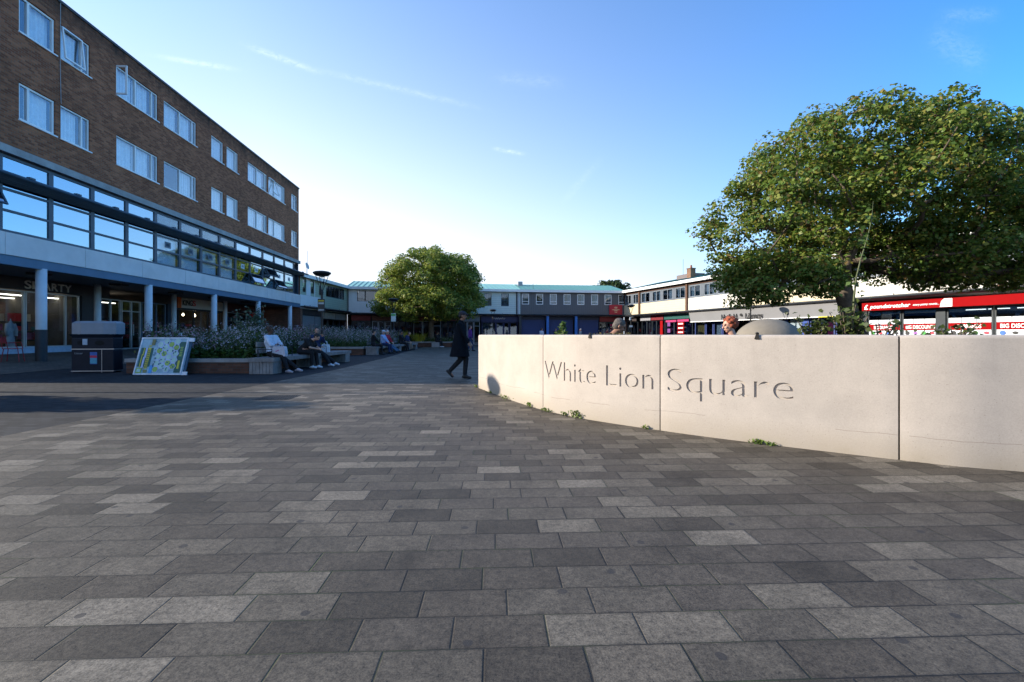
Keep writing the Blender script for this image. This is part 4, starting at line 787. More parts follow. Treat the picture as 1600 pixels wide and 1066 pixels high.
for (u0, u1, tx) in wlist:
    a, b = s_on(Q0, Q1, u0), min(s_on(Q0, Q1, u1), LR-.1); w_ = window(right, a, b, .1, 2.56, .08, dark_pier, glass_far, (), (), .07, name='shop_window')
    L_ = b-a; MB().box(a+.08, b-.08, .062, .07, .3, 2.02).build('white_vinyl', M('white_vinyl', (.62,.66,.72), .5, .04), w_)
    rband = MB().box(a+.08, b-.08, .05, .058, 1.40, 1.76).build('red_band', red_s, w_)
    sign_text('lettering', tx, rband, wht, a+L_*(.2 if tx == 'BIG BRANDS' else .12), a+L_*(.76 if tx == 'BIG BRANDS' else .95), 1.48, .047, 1.68, offset=.02)
    for q in range(4):
        mb = MB(); mb.M = Matrix.Translation((a+L_*(.16+.235*q), .046, 1.24)) @ Matrix.Rotation(R(90), 4, 'X') @ Matrix.Diagonal((1, .62 if q % 2 else 1, 1, 1)); mb.lathe([(.11, -.006), (.11, .006)], n=12); mb.build('round_logo', brand_cols[(q+int(u0)) % 5], w_)
    mb = MB()
    for q in (.33, .66): mb.box(a+L_*q-.015, a+L_*q+.015, .055, .061, 1.77, 2.02)
    mb.build('vinyl_joint', slate_panel, w_)
for u0, u1 in ((1342, 1354.5), (1463.5, 1477)): MB().box(s_on(Q0, Q1, u0), s_on(Q0, Q1, u1), -.0, .3, 0, 2.57).build('dark_pier', dark_pier, right)
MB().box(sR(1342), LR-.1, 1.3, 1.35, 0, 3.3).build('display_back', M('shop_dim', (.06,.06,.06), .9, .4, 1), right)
mb = MB()
for u in (1495, 1530, 1575): mb.box(sR(u), sR(u)+.8, .7, .75, 2.42, 2.46)
mb.build('ceiling_light', lit, right)

# -- the terrace on the open side of the square, behind the viewpoint: seen only in the window reflections
opp, LO = terrace('opposite_terrace', (24, -30), (-26, -30), 'low terrace on the side of the square behind the viewpoint', [(0, 50.0, 3.4, 6.12, M('opposite_wall', (.2,.15,.12), .8), [(2+3*k, 3.6+3*k, 4.6, 5.8) for k in range(16)], 'brick_wall')])
for k in range(16): window(opp, 2+3*k, 3.6+3*k, 4.6, 5.8, .04, upvc, glass_far, (.5,))
for k in range(8): shopf(opp, .2+6.2*k, 6.2+6.2*k, (redd, navy, tile_dark)[k % 3], goods=(paper, redd), panes=3)

# ================================================================ TREES
leaf_big = leafmat('maple_leaf', [(.058,.115,.022), (.092,.165,.028), (.13,.205,.034), (.18,.24,.040), (.24,.26,.05), (.21,.13,.035)], .42)
leaf_round = leafmat('round_tree_leaf', [(.10,.165,.03), (.16,.22,.038), (.21,.275,.045), (.27,.32,.05), (.34,.31,.06)], .42)
leaf_dark = leafmat('dark_leaf', [(.03,.05,.015), (.045,.075,.02), (.06,.09,.02)], .25)
def leaf_arrays(cent, up, size, lobes=False):
    """bent leaf quads at the centres, normals around `up`"""
    n = len(cent); a = rng.uniform(0, 2*math.pi, n); nrm = up+rng.normal(0, .55, (n, 3)); nrm /= np.linalg.norm(nrm, axis=1)[:, None]
    t = np.stack([np.cos(a), np.sin(a), rng.normal(-.15, .3, n)], 1); t -= nrm*(t*nrm).sum(1)[:, None]; t /= np.linalg.norm(t, axis=1)[:, None]; b = np.cross(nrm, t)
    s = (size*rng.uniform(.65, 1.25, n))[:, None]
    p0 = cent-t*s*.5; p1 = cent+b*s*.45+nrm*s*.12; p2 = cent+t*s*.6-nrm*s*.12; p3 = cent-b*s*.45+nrm*s*.12
    V = np.stack([p0, p1, p2, p3], 1).reshape(-1, 3); F = np.arange(4*n).reshape(n, 4); return V, F
def make_tree(name, loc, label, blobs, fork, trunk_r, ncl, per, lsize, lm, lean=(0, 0), flat=.5, crad=.62, seed=1, group=None, cat='tree', forks=3, interior=.35, minlimb=.012, minz=1.2, avoid=None):
    """blobs: (cx,cy,cz,rx,ry,rz) in tree coordinates; clusters sit near the blob surfaces"""
    rs = np.random.default_rng(seed); root = empty(name, loc, label=label, cat=cat, group=group)
    vol = np.array([b[3]*b[4]*b[5] for b in blobs])**.67; vol /= vol.sum(); C = []; tries = 0
    while len(C) < ncl and tries < ncl*60:
        tries += 1; b = blobs[rs.choice(len(blobs), p=vol)]; d = rs.normal(size=3); d /= np.linalg.norm(d)
        r = rs.uniform(.82, 1.0) if rs.random() > interior else rs.uniform(.35, .8)
        p = np.array(b[:3])+d*np.array(b[3:])*r
        if p[2] < minz: continue
        if any(np.linalg.norm(p-q) < crad*.62 for q in C[-260:]): continue
        ins = sum((((p-np.array(o[:3]))/np.array(o[3:]))**2).sum() < .3 for o in blobs)
        if ins and rs.random() < .7: continue
        if avoid and avoid(p): continue
        C.append(p)
    C = np.array(C)
    # branches: each cluster joins the nearest node that lies nearer the fork
    nodes = [np.array([0., 0, 0]), np.array([lean[0]*.5, lean[1]*.5, fork*.55]), np.array([lean[0], lean[1], fork])]; par = [-1, 0, 1]
    f0 = nodes[2]; zc = max(b[2]+b[5] for b in blobs)
    for k in range(forks):
        w = 2*math.pi*k/forks+rs.uniform(0, 1); pr = 2
        for q in range(1, 4):
            nodes.append(f0+np.array([math.cos(w)*.55*q*.55, math.sin(w)*.55*q*.55, q*(zc-fork)*.15])+rs.normal(0, .06, 3)); par.append(pr); pr = len(nodes)-1
    order = np.argsort(((C-f0)**2).sum(1)); ends = []
    for ci in order:
        p = C[ci]; N = np.array(nodes); dn = np.linalg.norm(N-p, axis=1); dist0 = np.linalg.norm(N-f0, axis=1); pen = dn+.35*dist0*0+np.where(dist0 > np.linalg.norm(p-f0)-.1, 50, 0)+np.where(N[:, 2] > p[2]+.35, .8, 0); pen[:2] += 50
        j = int(np.argmin(pen)); a = nodes[j]; L = np.linalg.norm(p-a); steps = max(1, int(L/.55)); pr = j
        for q in range(1, steps+1):
            t = q/steps; m_ = a+(p-a)*t+np.array([0, 0, -.10*L*math.sin(math.pi*t)*(.5 if p[2] > a[2] else -.6)])+(rs.normal(0, .045, 3) if q < steps else 0); nodes.append(m_); par.append(pr); pr = len(nodes)-1
        ends.append(pr)
    w8 = np.zeros(len(nodes)); 
    for e_ in ends:
        j = e_
        while j >= 0: w8[j] += 1; j = par[j]
    rad = np.maximum(minlimb, trunk_r*np.power(w8/w8[0], .46)); rad[0] = trunk_r*1.25; rad[1] = trunk_r*.98
    kids = {}
    for i, p in enumerate(par): kids.setdefault(p, []).append(i)
    mb = MB(); mbt = MB(); stack = [(0, None)]
    def chain(i0, start):
        pts = [tuple(nodes[start])] if start is not None else []; rr = [min(rad[start], rad[i0]*1.15)] if start is not None else []; i = i0
        while True:
            pts.append(tuple(nodes[i])); rr.append(rad[i]); ks = kids.get(i, [])
            if not ks: break
            ks = sorted(ks, key=lambda q: -w8[q])
            for o in ks[1:]: stack.append((o, i))
            i = ks[0]
        return pts, rr
    first = True
    while stack:
        i0, st = stack.pop(); pts, rr = chain(i0, st)
        if first: pts = [pts[0], (pts[0][0], pts[0][1], .35)]+pts[1:]; rr = [trunk_r*1.35, trunk_r*1.08]+rr[1:]
        (mbt if first else mb).tube(pts, rr, 12 if rr[0] > .1 else (8 if rr[0] > .05 else 5)); first = False
    mbt.build('trunk', bark, root, smooth=True); mb.build('branches', bark, root, smooth=True)
    Vs, n = [], len(C)
    k = rs.poisson(per, n)+4; idx = np.repeat(np.arange(n), k); cen = C[idx]; sc = crad*rs.uniform(.7, 1.25, n)[idx]
    d = rs.normal(size=(len(idx), 3)); d /= np.linalg.norm(d, axis=1)[:, None]; r = rs.uniform(.25, 1, len(idx))**.5
    off = d*r[:, None]*sc[:, None]; off[:, 2] *= flat; off[:, 2] -= .18*(off[:, 0]**2+off[:, 1]**2)/crad
    up = d*.9+np.array([0, 0, .75]); V, F = leaf_arrays(cen+off, up, lsize)
    rawmesh('crown', V, F, lm, root); return root
# the big spreading tree behind the wall, on the right
bx = [(-.2,0,6.3,3.7,3.7,2.4), (1.9,.3,6.1,3.5,3.4,2.1), (-2.6,0,5.0,2.5,2.8,1.9), (2.2,0,3.9,2.2,2.4,1.05), (5.2,0,4.0,2.4,2.5,1.2), (3.6,-.3,4.3,3.2,2.8,1.4), (-3.0,0,3.1,1.5,2.2,.9), (1.7,.3,7.35,2.2,2.2,1.4), (5.0,.6,4.9,2.4,2.4,1.8), (-2.3,.3,2.9,2.3,2.2,.9), (-2.0,1.5,3.6,2.0,1.6,.9)]
bigt = make_tree('maple_tree', (11.8, 15.3, 0), 'large spreading green tree behind the stone wall on the right', bx, 2.75, .27, 600, 175, .112, leaf_big, lean=(-.7, 0), flat=.52, crad=.60, seed=5, forks=4, interior=.22, minz=2.35, avoid=lambda p: (-1.6 < p[0] < .1 and p[2] < 4.2 and p[1] < 1.0) or (p[0] > .3 and p[2] < 2.95 and p[1] < .8))
rx = [(0,0,6.2,4.9,4.6,3.0), (-.3,0,7.6,3.5,3.4,2.3), (0,-.6,4.3,5.3,4.6,1.6), (1.4,0,7.0,3.5,3.4,2.2), (-3.6,0,4.2,2.0,3,1.2)]
roundt = make_tree('round_tree', (-8.0, 45, 0), 'round dense green tree growing in the planter in the middle of the square', rx, 2.4, .28, 430, 150, .165, leaf_round, flat=.62, crad=.80, seed=3, interior=.2)
bt = make_tree('background_tree', (16.6, 76, 0), 'tree crown showing above the far roof near the corner', [(0,0,8.3,3.4,3,1.8), (-2.4,0,7.9,2.2,2,1.5), (2.7,0,7.8,1.8,2,1.2)], 4, .25, 120, 60, .33, leaf_dark, crad=.85, seed=9)
# unseen tree added left of the frame to cast shade across the paving
make_tree('added_shade_tree', (-16.6, 7.8, 0), 'slim unseen tree added left of the view to shade the paving', [(0,0,4.2,.5,.6,1.1), (0,0,2.8,.6,.75,1.4)], 1.0, .08, 85, 70, .15, leaf_dark, crad=.4, seed=12)
# ================================================================ PLANTERS, FLOWERS, BENCHES
pbrick = brickmat('planter_brick', (.10,.045,.03), (.16,.075,.05), (.08,.07,.06), grime=False); coping_m = M('stone_coping', (.26,.25,.24), .8, .2, 3, bump=.4)
def planter(x0, x1, y0, y1, h, label, hd=None):
    r = empty('raised_planter', (x0, y0, 0), label=label, cat='planter', group='raised planters in the square'); W_, D = x1-x0, y1-y0; t = .22
    mb = MB(); mb.box(0, W_, 0, t, 0, h-.11); mb.box(0, W_, D-t, D, 0, h-.11); mb.box(0, t, t, D-t, 0, h-.11); mb.box(W_-t, W_, t, D-t, 0, h-.11); mb.build('brick_side', pbrick, r)
    mb = MB(); e = .03
    mb.box(-e, W_+e, -e, t+.12, h-.108, h); mb.box(-e, W_+e, D-t-.12, D+e, h-.108, h); mb.box(-e, t+.12, t+.12, D-t-.12, h-.108, h-.001); mb.box(W_-t-.12, W_+e, t+.12, D-t-.12, h-.108, h-.001); mb.build('stone_coping', coping_m, r)
    MB().box(t, W_-t, t, D-t, .1, h-.06).build('soil', soil, r); return r
PA = planter(-11.4, -7.78, 13.45, 19.6, .44, 'nearest raised brick planter, full of tall pale wildflowers beside the map board')
PB = planter(-15.6, -8.35, 25.5, 37, .46, 'second raised brick planter of wildflowers behind the far bench')
PC = planter(-10.6, -5.6, 42.2, 48.5, .5, 'far raised brick planter around the round tree')
stemm = leafmat('stem_green', [(.06,.08,.03), (.09,.11,.04), (.14,.13,.07)], .2); lowgreen = leafmat('low_green', [(.03,.07,.012), (.05,.10,.02), (.07,.12,.02)], .3)
fl_white = leafmat('pale_flower', [(.46,.44,.50), (.6,.56,.62), (.42,.33,.44)], .3); fl_pink = leafmat('pink_flower', [(.35,.18,.26), (.42,.25,.35), (.3,.2,.3)], .3); fl_yel = leafmat('yellow_plant', [(.45,.40,.04), (.55,.48,.05), (.35,.38,.06)], .4)
def meadow(name, x0, x1, y0, y1, z0, n, hmin, hmax, label, nleaf=16000, cat='planting', fseed=1, flow=1.0, mats=None):
    rs = np.random.default_rng(fseed); V = []; F = []; MI = []; nv = 0
    def push(v, mi):
        nonlocal nv
        k = len(v)//4; V.append(v); F.append(np.arange(nv, nv+4*k).reshape(k, 4)); MI.append(np.full(k, mi)); nv += 4*k
    b = np.stack([rs.uniform(x0, x1, n), rs.uniform(y0, y1, n)], 1); cl = np.sin(b[:, 0]*1.7+fseed)*np.cos(b[:, 1]*1.3+.5)*.5+.5
    h = hmin+(hmax-hmin)*(.45*cl+.55*rs.random(n)**1.6); lean = rs.normal(0, .13, (n, 2)); tip = np.stack([b[:, 0]+lean[:, 0]*h, b[:, 1]+lean[:, 1]*h, z0+h], 1); base = np.stack([b[:, 0], b[:, 1], np.full(n, z0)], 1)
    a = rs.uniform(0, math.pi, n); w = np.stack([np.cos(a), np.sin(a), 0*a], 1)*.006
    push(np.stack([base-w, base+w, tip+w*.5, tip-w*.5], 1).reshape(-1, 3), 0)
    # leaves up the stems
    i = rs.integers(0, n, nleaf); t = rs.random(nleaf)**.9; c = base[i]+(tip[i]-base[i])*t[:, None]+rs.normal(0, .05, (nleaf, 3)); c[:, 2] = np.maximum(c[:, 2], z0+.02)
    v, _ = leaf_arrays(c, np.array([0, 0, .8]), .085*(1.25-t*.75)); push(v, 1)
    # low ground foliage
    m = nleaf//2; c = np.stack([rs.uniform(x0-.12, x1+.12, m), rs.uniform(y0-.12, y1+.12, m), z0+rs.random(m)**1.2*hmin*.9], 1); v, _ = leaf_arrays(c, np.array([0, 0, .9]), np.full(m, .10)); push(v, 1)
    # flower heads: small tufts
    nf = int(n*2.1*flow); i = rs.integers(0, n, nf); t = 1-rs.random(nf)**1.5*.5; c = base[i]+(tip[i]-base[i])*t[:, None]+rs.normal(0, .035, (nf, 3))
    pk = (np.sin(c[:, 0]*1.1+c[:, 1]*.8+fseed)+rs.normal(0, .6, nf)) > .55
    for sel, mi in ((~pk, 2), (pk, 3)):
        cc = np.repeat(c[sel], 3, axis=0)+rs.normal(0, .012, (sel.sum()*3, 3)); v, _ = leaf_arrays(cc, np.array([0, -.3, .6]), np.full(len(cc), .036)); push(v, mi)
    return rawmesh(name, np.concatenate(V), np.concatenate(F), mats or [stemm, lowgreen, fl_white, fl_pink], midx=np.concatenate(MI), label=label, cat=cat, kind='stuff')
meadow('wildflowers', -11.15, -8.0, 13.7, 19.4, .38, 2600, .35, 1.3, 'tall pale pink and white wildflowers filling the nearest planter', 26000, fseed=2)
meadow('wildflowers', -15.3, -8.6, 25.8, 36.5, .4, 3400, .4, 1.5, 'white and lilac wildflowers filling the planter behind the far bench', 26000, fseed=5, flow=1.3)
meadow('low_planting', -10.3, -5.9, 42.5, 48.2, .44, 700, .2, .6, 'low green planting at the foot of the round tree', 7000, fseed=8, flow=.3)
def grassy(name, loc, r, h, n, m, label, cat='plant', group=None, w=.03, spread=.5, seed=1):
    rs = np.random.default_rng(seed); a = rs.uniform(0, 2*math.pi, n); q = rs.random(n)*r*.4; b = np.stack([np.cos(a)*q, np.sin(a)*q, 0*a], 1); hh = h*rs.uniform(.6, 1, n)
    md = b+np.stack([np.cos(a)*r*spread*.35, np.sin(a)*r*spread*.35, hh*.6], 1); tp = b+np.stack([np.cos(a)*r*spread*rs.uniform(.6, 1.4, n), np.sin(a)*r*spread, hh], 1); s = np.stack([-np.sin(a), np.cos(a), 0*a], 1)*w
    V = np.concatenate([np.stack([b-s, b+s, md+s*.8, md-s*.8], 1).reshape(-1, 3), np.stack([md-s*.8, md+s*.8, tp+s*.05, tp-s*.05], 1).reshape(-1, 3)]); F = np.arange(8*n).reshape(-1, 4)
    o = rawmesh(name, V, F, m, label=label, cat=cat, group=group); o.location = loc; return o
grassy('yellow_leaved_plant', (-10.15, 42.9, .44), .9, 1.15, 90, fl_yel, 'tall golden-leaved clump at the left end of the far planter', group='golden plants', seed=2)
grassy('yellow_leaved_plant', (-8.75, 42.8, .44), 1.3, .95, 150, fl_yel, 'wide golden-leaved clump in front of the round tree trunk', group='golden plants', seed=3)
# tall shrub rising from the first planter in front of the arcade columns
def shrub(name, loc, r, h, n, ls, m, label, seed=1, stems=9, cat='shrub', top=1.0, group=None):
    rs = np.random.default_rng(seed); root = empty(name, loc, label=label, cat=cat, group=group); mb = MB(); C = []
    for k in range(stems):
        w = rs.uniform(0, 6.28); q = rs.uniform(.2, 1)*r; hh = h*rs.uniform(.6, 1); p1 = (math.cos(w)*q*.4, math.sin(w)*q*.4, hh*.5); p2 = (math.cos(w)*q, math.sin(w)*q, hh); mb.tube([(0, 0, 0), p1, p2], [.012, .009, .004], 5)
        for j in range(n//stems): t = rs.random()**.6; a_ = np.array(p1)*min(1, t*2) if t < .5 else np.array(p1)+(np.array(p2)-np.array(p1))*(t*2-1); C.append(a_+rs.normal(0, r*.16, 3))
    mb.build('stem', bark, root); C = np.array(C); C[:, 2] = np.abs(C[:, 2]); V, F = leaf_arrays(C, np.array([0, 0, .7]), np.full(len(C), ls)); rawmesh('foliage', V, F, m, root); return root
shrub('leafy_shrub', (-9.25, 16.2, .4), .5, 1.75, 1500, .075, leafmat('blue_green_leaf', [(.05,.09,.05), (.08,.13,.08), (.14,.2,.14)], .3), 'tall grey-green shrub rising above the flowers in front of the arcade', seed=4, stems=14)
# benches
oak = M('weathered_timber', (.20,.19,.185), .8, .3, 4, bump=.5, bscale=60, streak=False); oakd = M('timber_shadowed_joint', (.12,.115,.11), .85, .3, 5)
def bench(y0, y1, x0, x1, label, backs=(), z=.47):
    r = empty('timber_bench', (x0, y0, 0), label=label, cat='bench', group='long timber benches along the planters'); W_, D = x1-x0, y1-y0
    mb = MB(); y = 0
    while y < D-.05: mb.box(0, W_, y, y+.092, z-.115, z); y += .1
    mb.build('slatted_seat', oak, r)
    for yy in np.arange(.03, D-.5, (D-.62)/max(1, round(D/2.6))):
        mb = MB(); k = 0
        while k*.1 < W_-.1: mb.box(.02+k*.1, .02+k*.1+.088, yy, yy+.5, 0, z-.12); k += 1
        mb.build('slatted_base', oak, r)
    for yb in backs:
        mb = MB()
        for q in range(2): mb.box(.03, .07, yb-.55, yb+.55, z+.12+q*.19, z+.27+q*.19)
        b = mb.build('backrest', oak, r); mb = MB()
        for s in (-.5, .5): mb.tube([(.1, yb+s, z), (.02, yb+s, z+.48)], .016, 6)
        mb.build('backrest_bracket', steel_dark, b)
        for s in (-.62, .62): MB().tube([(.12, yb+s, z), (.12, yb+s, z+.24), (.55, yb+s, z+.24), (.55, yb+s, z)], .014, 6).build('armrest', steel_dark, r)
    return r
bench(13.2, 19.6, -7.66, -6.92, 'nearest long timber bench, three people sitting on it', backs=(.9, 3.6))
bench(25.6, 36.8, -8.25, -7.6, 'second long timber bench, four people sitting on it', backs=(.7, 6.5)); bench(42.0, 48.3, -5.5, -4.85, 'far timber bench beside the round tree planter', backs=())
# ================================================================ WEEDS AND PLANTS BY THE WALL
weedg = leafmat('fresh_weed', [(.08,.14,.02), (.12,.18,.03), (.18,.24,.05)], .4)
def weed(u, d, r, h, n, label, seed):
    s = s_of_u(u); p = wpt(s, d, 0); rs = np.random.default_rng(seed); w = wpt(s+.1, d, 0)-p; w.normalize(); r *= .7; h *= .75; n = int(n*.6); c = rs.normal(0, 1, (n, 3))*np.array([r, r*.3, 0]); c[:, 2] = rs.random(n)*h; q = np.stack([c[:, 0]*w.x-c[:, 1]*w.y, c[:, 0]*w.y+c[:, 1]*w.x, c[:, 2]], 1)
    q = q+np.array([0, 0, .004]); V, F = leaf_arrays(q, np.array([0, 0, .5]), np.full(n, .028)); o = rawmesh('weed', V, F, weedg, label=label, cat='weed', group='weeds at the foot of the wall'); o.location = (p.x, p.y, 0)
for i, (u, r, h, n, lb) in enumerate(((746, .10, .09, 60, 'small green weed at the left end corner of the stone wall'), (768, .13, .05, 50, 'low weed in the joint just right of the lamp shadow on the wall'), (792, .16, .07, 90, 'green weed spreading at the wall foot midway along the first panel'),
        (829, .07, .07, 60, 'little weed tuft just left of the first wall joint'), (857, .09, .06, 70, 'bright green weed just right of the first wall joint'), (884, .04, .06, 40, 'tiny weed at the wall foot under the first letters'), (903, .09, .13, 130, 'tallest weed tuft at the wall foot, under the carved W and h'),
        (1010, .03, .06, 30, 'lone thin weed left of the second wall joint'), (1186, .07, .05, 90, 'clump of round green weeds under the carved letter a'), (1206, .05, .04, 50, 'small weed touching the clump under the carved letter r'))): weed(u, .035, r, h, n, lb, i+1)
def sapling(name, s_u, back, h, leanx, n, ls, label, seed, spread=.12, bare=.25, m=None, r0=.009):
    s = s_of_u(s_u); p = wpt(s, -TH-back, .94); rs = np.random.default_rng(seed); root = empty(name, p, label=label, cat='plant', group=None); pts = [(leanx*t*h+.02*math.sin(t*9), 0.03*math.sin(t*5), t*h) for t in np.linspace(0, 1, 9)]
    MB().tube(pts, list(np.linspace(r0, .002, 9)), 6).build('stem', stemm if m is None else m, root, smooth=True)
    t = bare+(1-bare)*rs.random(n); c = np.stack([leanx*t*h, 0*t, t*h], 1)+rs.normal(0, 1, (n, 3))*np.array([spread, spread, .03])*(1.15-t)[:, None]; V, F = leaf_arrays(c, np.array([0, -.2, .6]), np.full(n, ls)); rawmesh('foliage', V, F, leafmat('weed_leaf', [(.06,.11,.02), (.09,.15,.03), (.14,.2,.05)], .4), root); return root
sapling('tall_weed', 1331, .22, 1.62, .145, 60, .055, 'very tall thin weed stalk standing behind the wall in front of the big tree', 3, .07, .12, r0=.015)
sapling('leafy_weed', 830, .2, .42, .12, 130, .05, 'pale green weed poking over the first panel of the wall', 4, .09, .2)
shr = leafmat('olive_shrub_leaf', [(.04,.06,.015), (.06,.085,.02), (.10,.12,.03)], .35)
def wallshrub(u, r, h, n, ls, label, seed, back=.3): p = wpt(s_of_u(u), -TH-back, .93); return shrub('wall_shrub', p, r, h, n, ls, shr, label, seed=seed, stems=10, group='shrubs behind the wall')
wallshrub(1268, .20, .42, 380, .05, 'low dense shrub behind the wall between the stone dome and the big tree', 5); wallshrub(1330, .22, .55, 380, .05, 'taller shrub behind the wall at the foot of the tree trunk', 6)
wallshrub(1388, .28, .36, 120, .055, 'sparse leafy shrub behind the wall in front of the discount shop', 7); wallshrub(1440, .24, .27, 60, .05, 'thin twiggy shrub in front of the white shop window posters', 8); wallshrub(1560, .22, .34, 130, .05, 'small bronze-tinted shrub behind the wall near the right edge', 9); wallshrub(1585, .15, .25, 60, .045, 'tiny shrub behind the wall at the far right', 10)
rs = np.random.default_rng(4); c = np.array([list(wpt(s_of_u(u), -TH-.1, 1.12+rs.random()*.05)) for u in rs.uniform(890, 960, 110)]); V, F = leaf_arrays(c, np.array([0, 0, .5]), np.full(len(c), .03)); rawmesh('dry_weeds', V, F, leafmat('dry_weed', [(.2,.15,.08), (.12,.12,.04)], .3), label='sparse dry weeds along the top back edge of the wall', cat='weeds', kind='stuff')
# ================================================================ STREET LAMPS
def lamp(loc, label, h=3.95, sign=None, extras=()):
    r = empty('street_lamp', loc, label=label, cat='street lamp', group='black bowl-topped lamps round the square')
    MB().tube([(0,0,0),(0,0,.9),(0,0,.92),(0,0,h-.95)], [.075,.075,.05,.045], 12).build('pole', pole_black, r, smooth=False)
    mb = MB()
    for z in (1.9, 2.35, 2.9): mb.lathe([(.05, z), (.062, z+.01), (.062, z+.05), (.05, z+.06)], n=12)
    mb.lathe([(.045, h-1.0), (.07, h-.96), (.06, h-.86), (.04, h-.82)], n=12); mb.build('collar', pole_black, r)
    for k in range(4):
        w = math.pi/4+k*math.pi/2; MB().tube([(.03*math.cos(w), .03*math.sin(w), h-.9), (.13*math.cos(w), .13*math.sin(w), h-.62), (.28*math.cos(w), .28*math.sin(w), h-.2)], .014, 6).build('arm', pole_black, r)
    MB().lathe([(.02, h-.24), (.22, h-.225), (.30, h-.19), (.37, h-.12), (.38, h-.07), (.30, h-.03), (.12, h), (.02, h+.005)], n=28).build('bowl_head', pole_black, r, smooth=True)
    MB().lathe([(.05, h-.29), (.10, h-.27), (.10, h-.24), (.02, h-.24)], n=16).build('light_unit', M('lamp_lens', (.5,.5,.48), .4), r)
    if sign == 'black':
        s = MB().bbox(-.15, .15, -.09, -.05, 2.15, 2.72).build('hanging_panel', M('sign_black', (.02,.025,.03), .5), r)
        MB().box(-.13, .13, -.097, -.091, 2.60, 2.66).build('yellow_band', M('band_yellow', (.5,.42,.03), .5), s); MB().box(-.12, .12, -.097, -.091, 2.48, 2.56).build('grey_band', M('band_grey', (.35,.4,.42), .5), s); MB().box(-.12, .12, -.097, -.091, 2.2, 2.26).build('grey_band', M('band_grey', (1,1,1)), s)
    if sign == 'green':
        s = MB().bbox(-.18, .18, -.09, -.05, 2.15, 2.78).build('hanging_panel', M('sign_white_panel', (.6,.68,.66), .5), r); MB().box(-.17, .17, -.097, -.091, 2.58, 2.75).build('green_band', M('band_green', (.12,.42,.14), .5), s)
    if 'cctv' in extras:
        mb = MB(); mb.lathe([(.02, 2.62), (.10, 2.66), (.13, 2.74), (.12, 2.82), (.03, 2.86)], .17, 0, 14); mb.tube([(0, 0, 2.9), (.17, 0, 2.9), (.17, 0, 2.84)], .02, 6); mb.build('camera_dome', pole_black, r)
        mb = MB(); mb.bbox(-.16, -.02, -.12, -.05, 2.5, 2.78); mb.build('white_box', M('white_box_paint', (.7,.72,.72), .5), r); MB().bbox(-.14, .14, -.12, -.05, 1.85, 2.0).build('white_box', M('white_box_paint', (1,1,1)), r)
    return r
lamp((-8.35, 20.0, 0), 'nearest black bowl-topped street lamp with black and yellow panel, by the brick block', sign='black')
lamp((-9.1, 35.0, 0), 'black street lamp with a green and white panel, left of the round tree', sign='green')
lamp((-2.1, 52.0-1.8, 0), 'distant black street lamp in front of the navy fronted shop')
lamp((11.1, 42.5, 0), 'black street lamp carrying a camera dome and white boxes near the red square sign', extras=('cctv',))
lamp((17.3, 33.0, 0), 'thin black street lamp in front of the library board, its top lost in leaves', h=4.0)
lamp((-12.1, 9.2, 0), 'street lamp left of the view whose shadow falls on the stone wall', h=5.0)

# ================================================================ LITTER BIN, MAP BOARD, CHAIR
bd_ = M('bin_dark', (.009,.013,.022), .5, .2, 3, spec=.15); bg_ = M('bin_grey_hood', (.20,.23,.27), .5, .12, 2); steel = M('bin_steel_trim', (.45,.46,.48), .35, .1, metal=.7)
b = empty('litter_bin', (-13.25, 13.7, 0), R(6), label='large dark double litter bin with pale grey top and small blue and red poster', cat='litter bin')
mb = MB(); mb.bbox(0, 1.68, -.05, .85, .04, .70, .03); mb.box(.05, 1.63, 0, .8, 0, .05); mb.build('body', bd_, b)
mb = MB(); mb.bbox(.0, 1.68, -.05, .85, .725, 1.06, .03); ub = mb.build('upper_body', bd_, b)
for x in (.42, 1.12):
    mb = MB(); mb.M = Matrix.Translation((x, -.052, .9)) @ Matrix.Rotation(R(90), 4, 'X') @ Matrix.Diagonal((1, .38, 1, 1)); mb.lathe([(.19, -.004), (.19, .006)], n=20); mb.build('bin_opening', M('opening_black', (.003,.003,.004), .9), ub)
MB().box(.45, .64, -.075, -.052, .84, 1.02).build('label_plate', M('plate_pale', (.35,.42,.5), .5), ub)
for z in (.702, .04): MB().box(-.01, 1.69, -.058, .86, z, z+.02).build('steel_trim', steel, b)
MB().box(1.20, 1.215, -.062, -.052, 0, .7).build('door_gap', steel, b)
mb = MB(); n = 8
vs = [(-.06,-.13,1.16),(1.74,-.13,1.16),(1.74,.9,1.16),(-.06,.9,1.16),(.05,-.02,1.05),(1.63,-.02,1.05),(1.63,.8,1.05),(.05,.8,1.05)]
mb.add(vs, [(0,1,2,3),(7,6,5,4),(0,4,5,1),(1,5,6,2),(2,6,7,3),(3,7,4,0)]); mb.build('dark_eave', bd_, b)
mb = MB(); vs = []
for z, i in ((1.165, 0), (1.50, .0), (1.56, .12)): vs += [(-.06+i,.12+i,z),(.42,-.13+i,z),(1.30,-.13+i,z),(1.74-i,.05+i,z),(1.74-i,.9-i,z),(-.06+i,.9-i,z)]
mb.add(vs, [tuple(range(6)), tuple(range(12, 18))]+[(k*6+i, k*6+(i+1)%6, k*6+6+(i+1)%6, k*6+6+i) for k in (0, 1) for i in range(6)]); mb.build('grey_hood', bg_, b)
mb = MB(); ps = MB().box(.74, 1.02, -.06, -.052, .26, .62).build('poster', M('poster_blue2', (.03,.10,.35), .5), b)
MB().box(.745, 1.015, -.066, -.0605, .45, .52).build('red_strip', M('strip_red', (.45,.02,.06), .5), ps); MB().box(.745, 1.015, -.066, -.0605, .28, .44).build('teal_strip', M('strip_teal', (.06,.28,.38), .5), ps)
sign_text('lettering', 'Litter', b, M('faint_letter', (.2,.22,.24), .5), .14, .46, .56, -.052, .62)

b.scale = (.70, .42, 1)
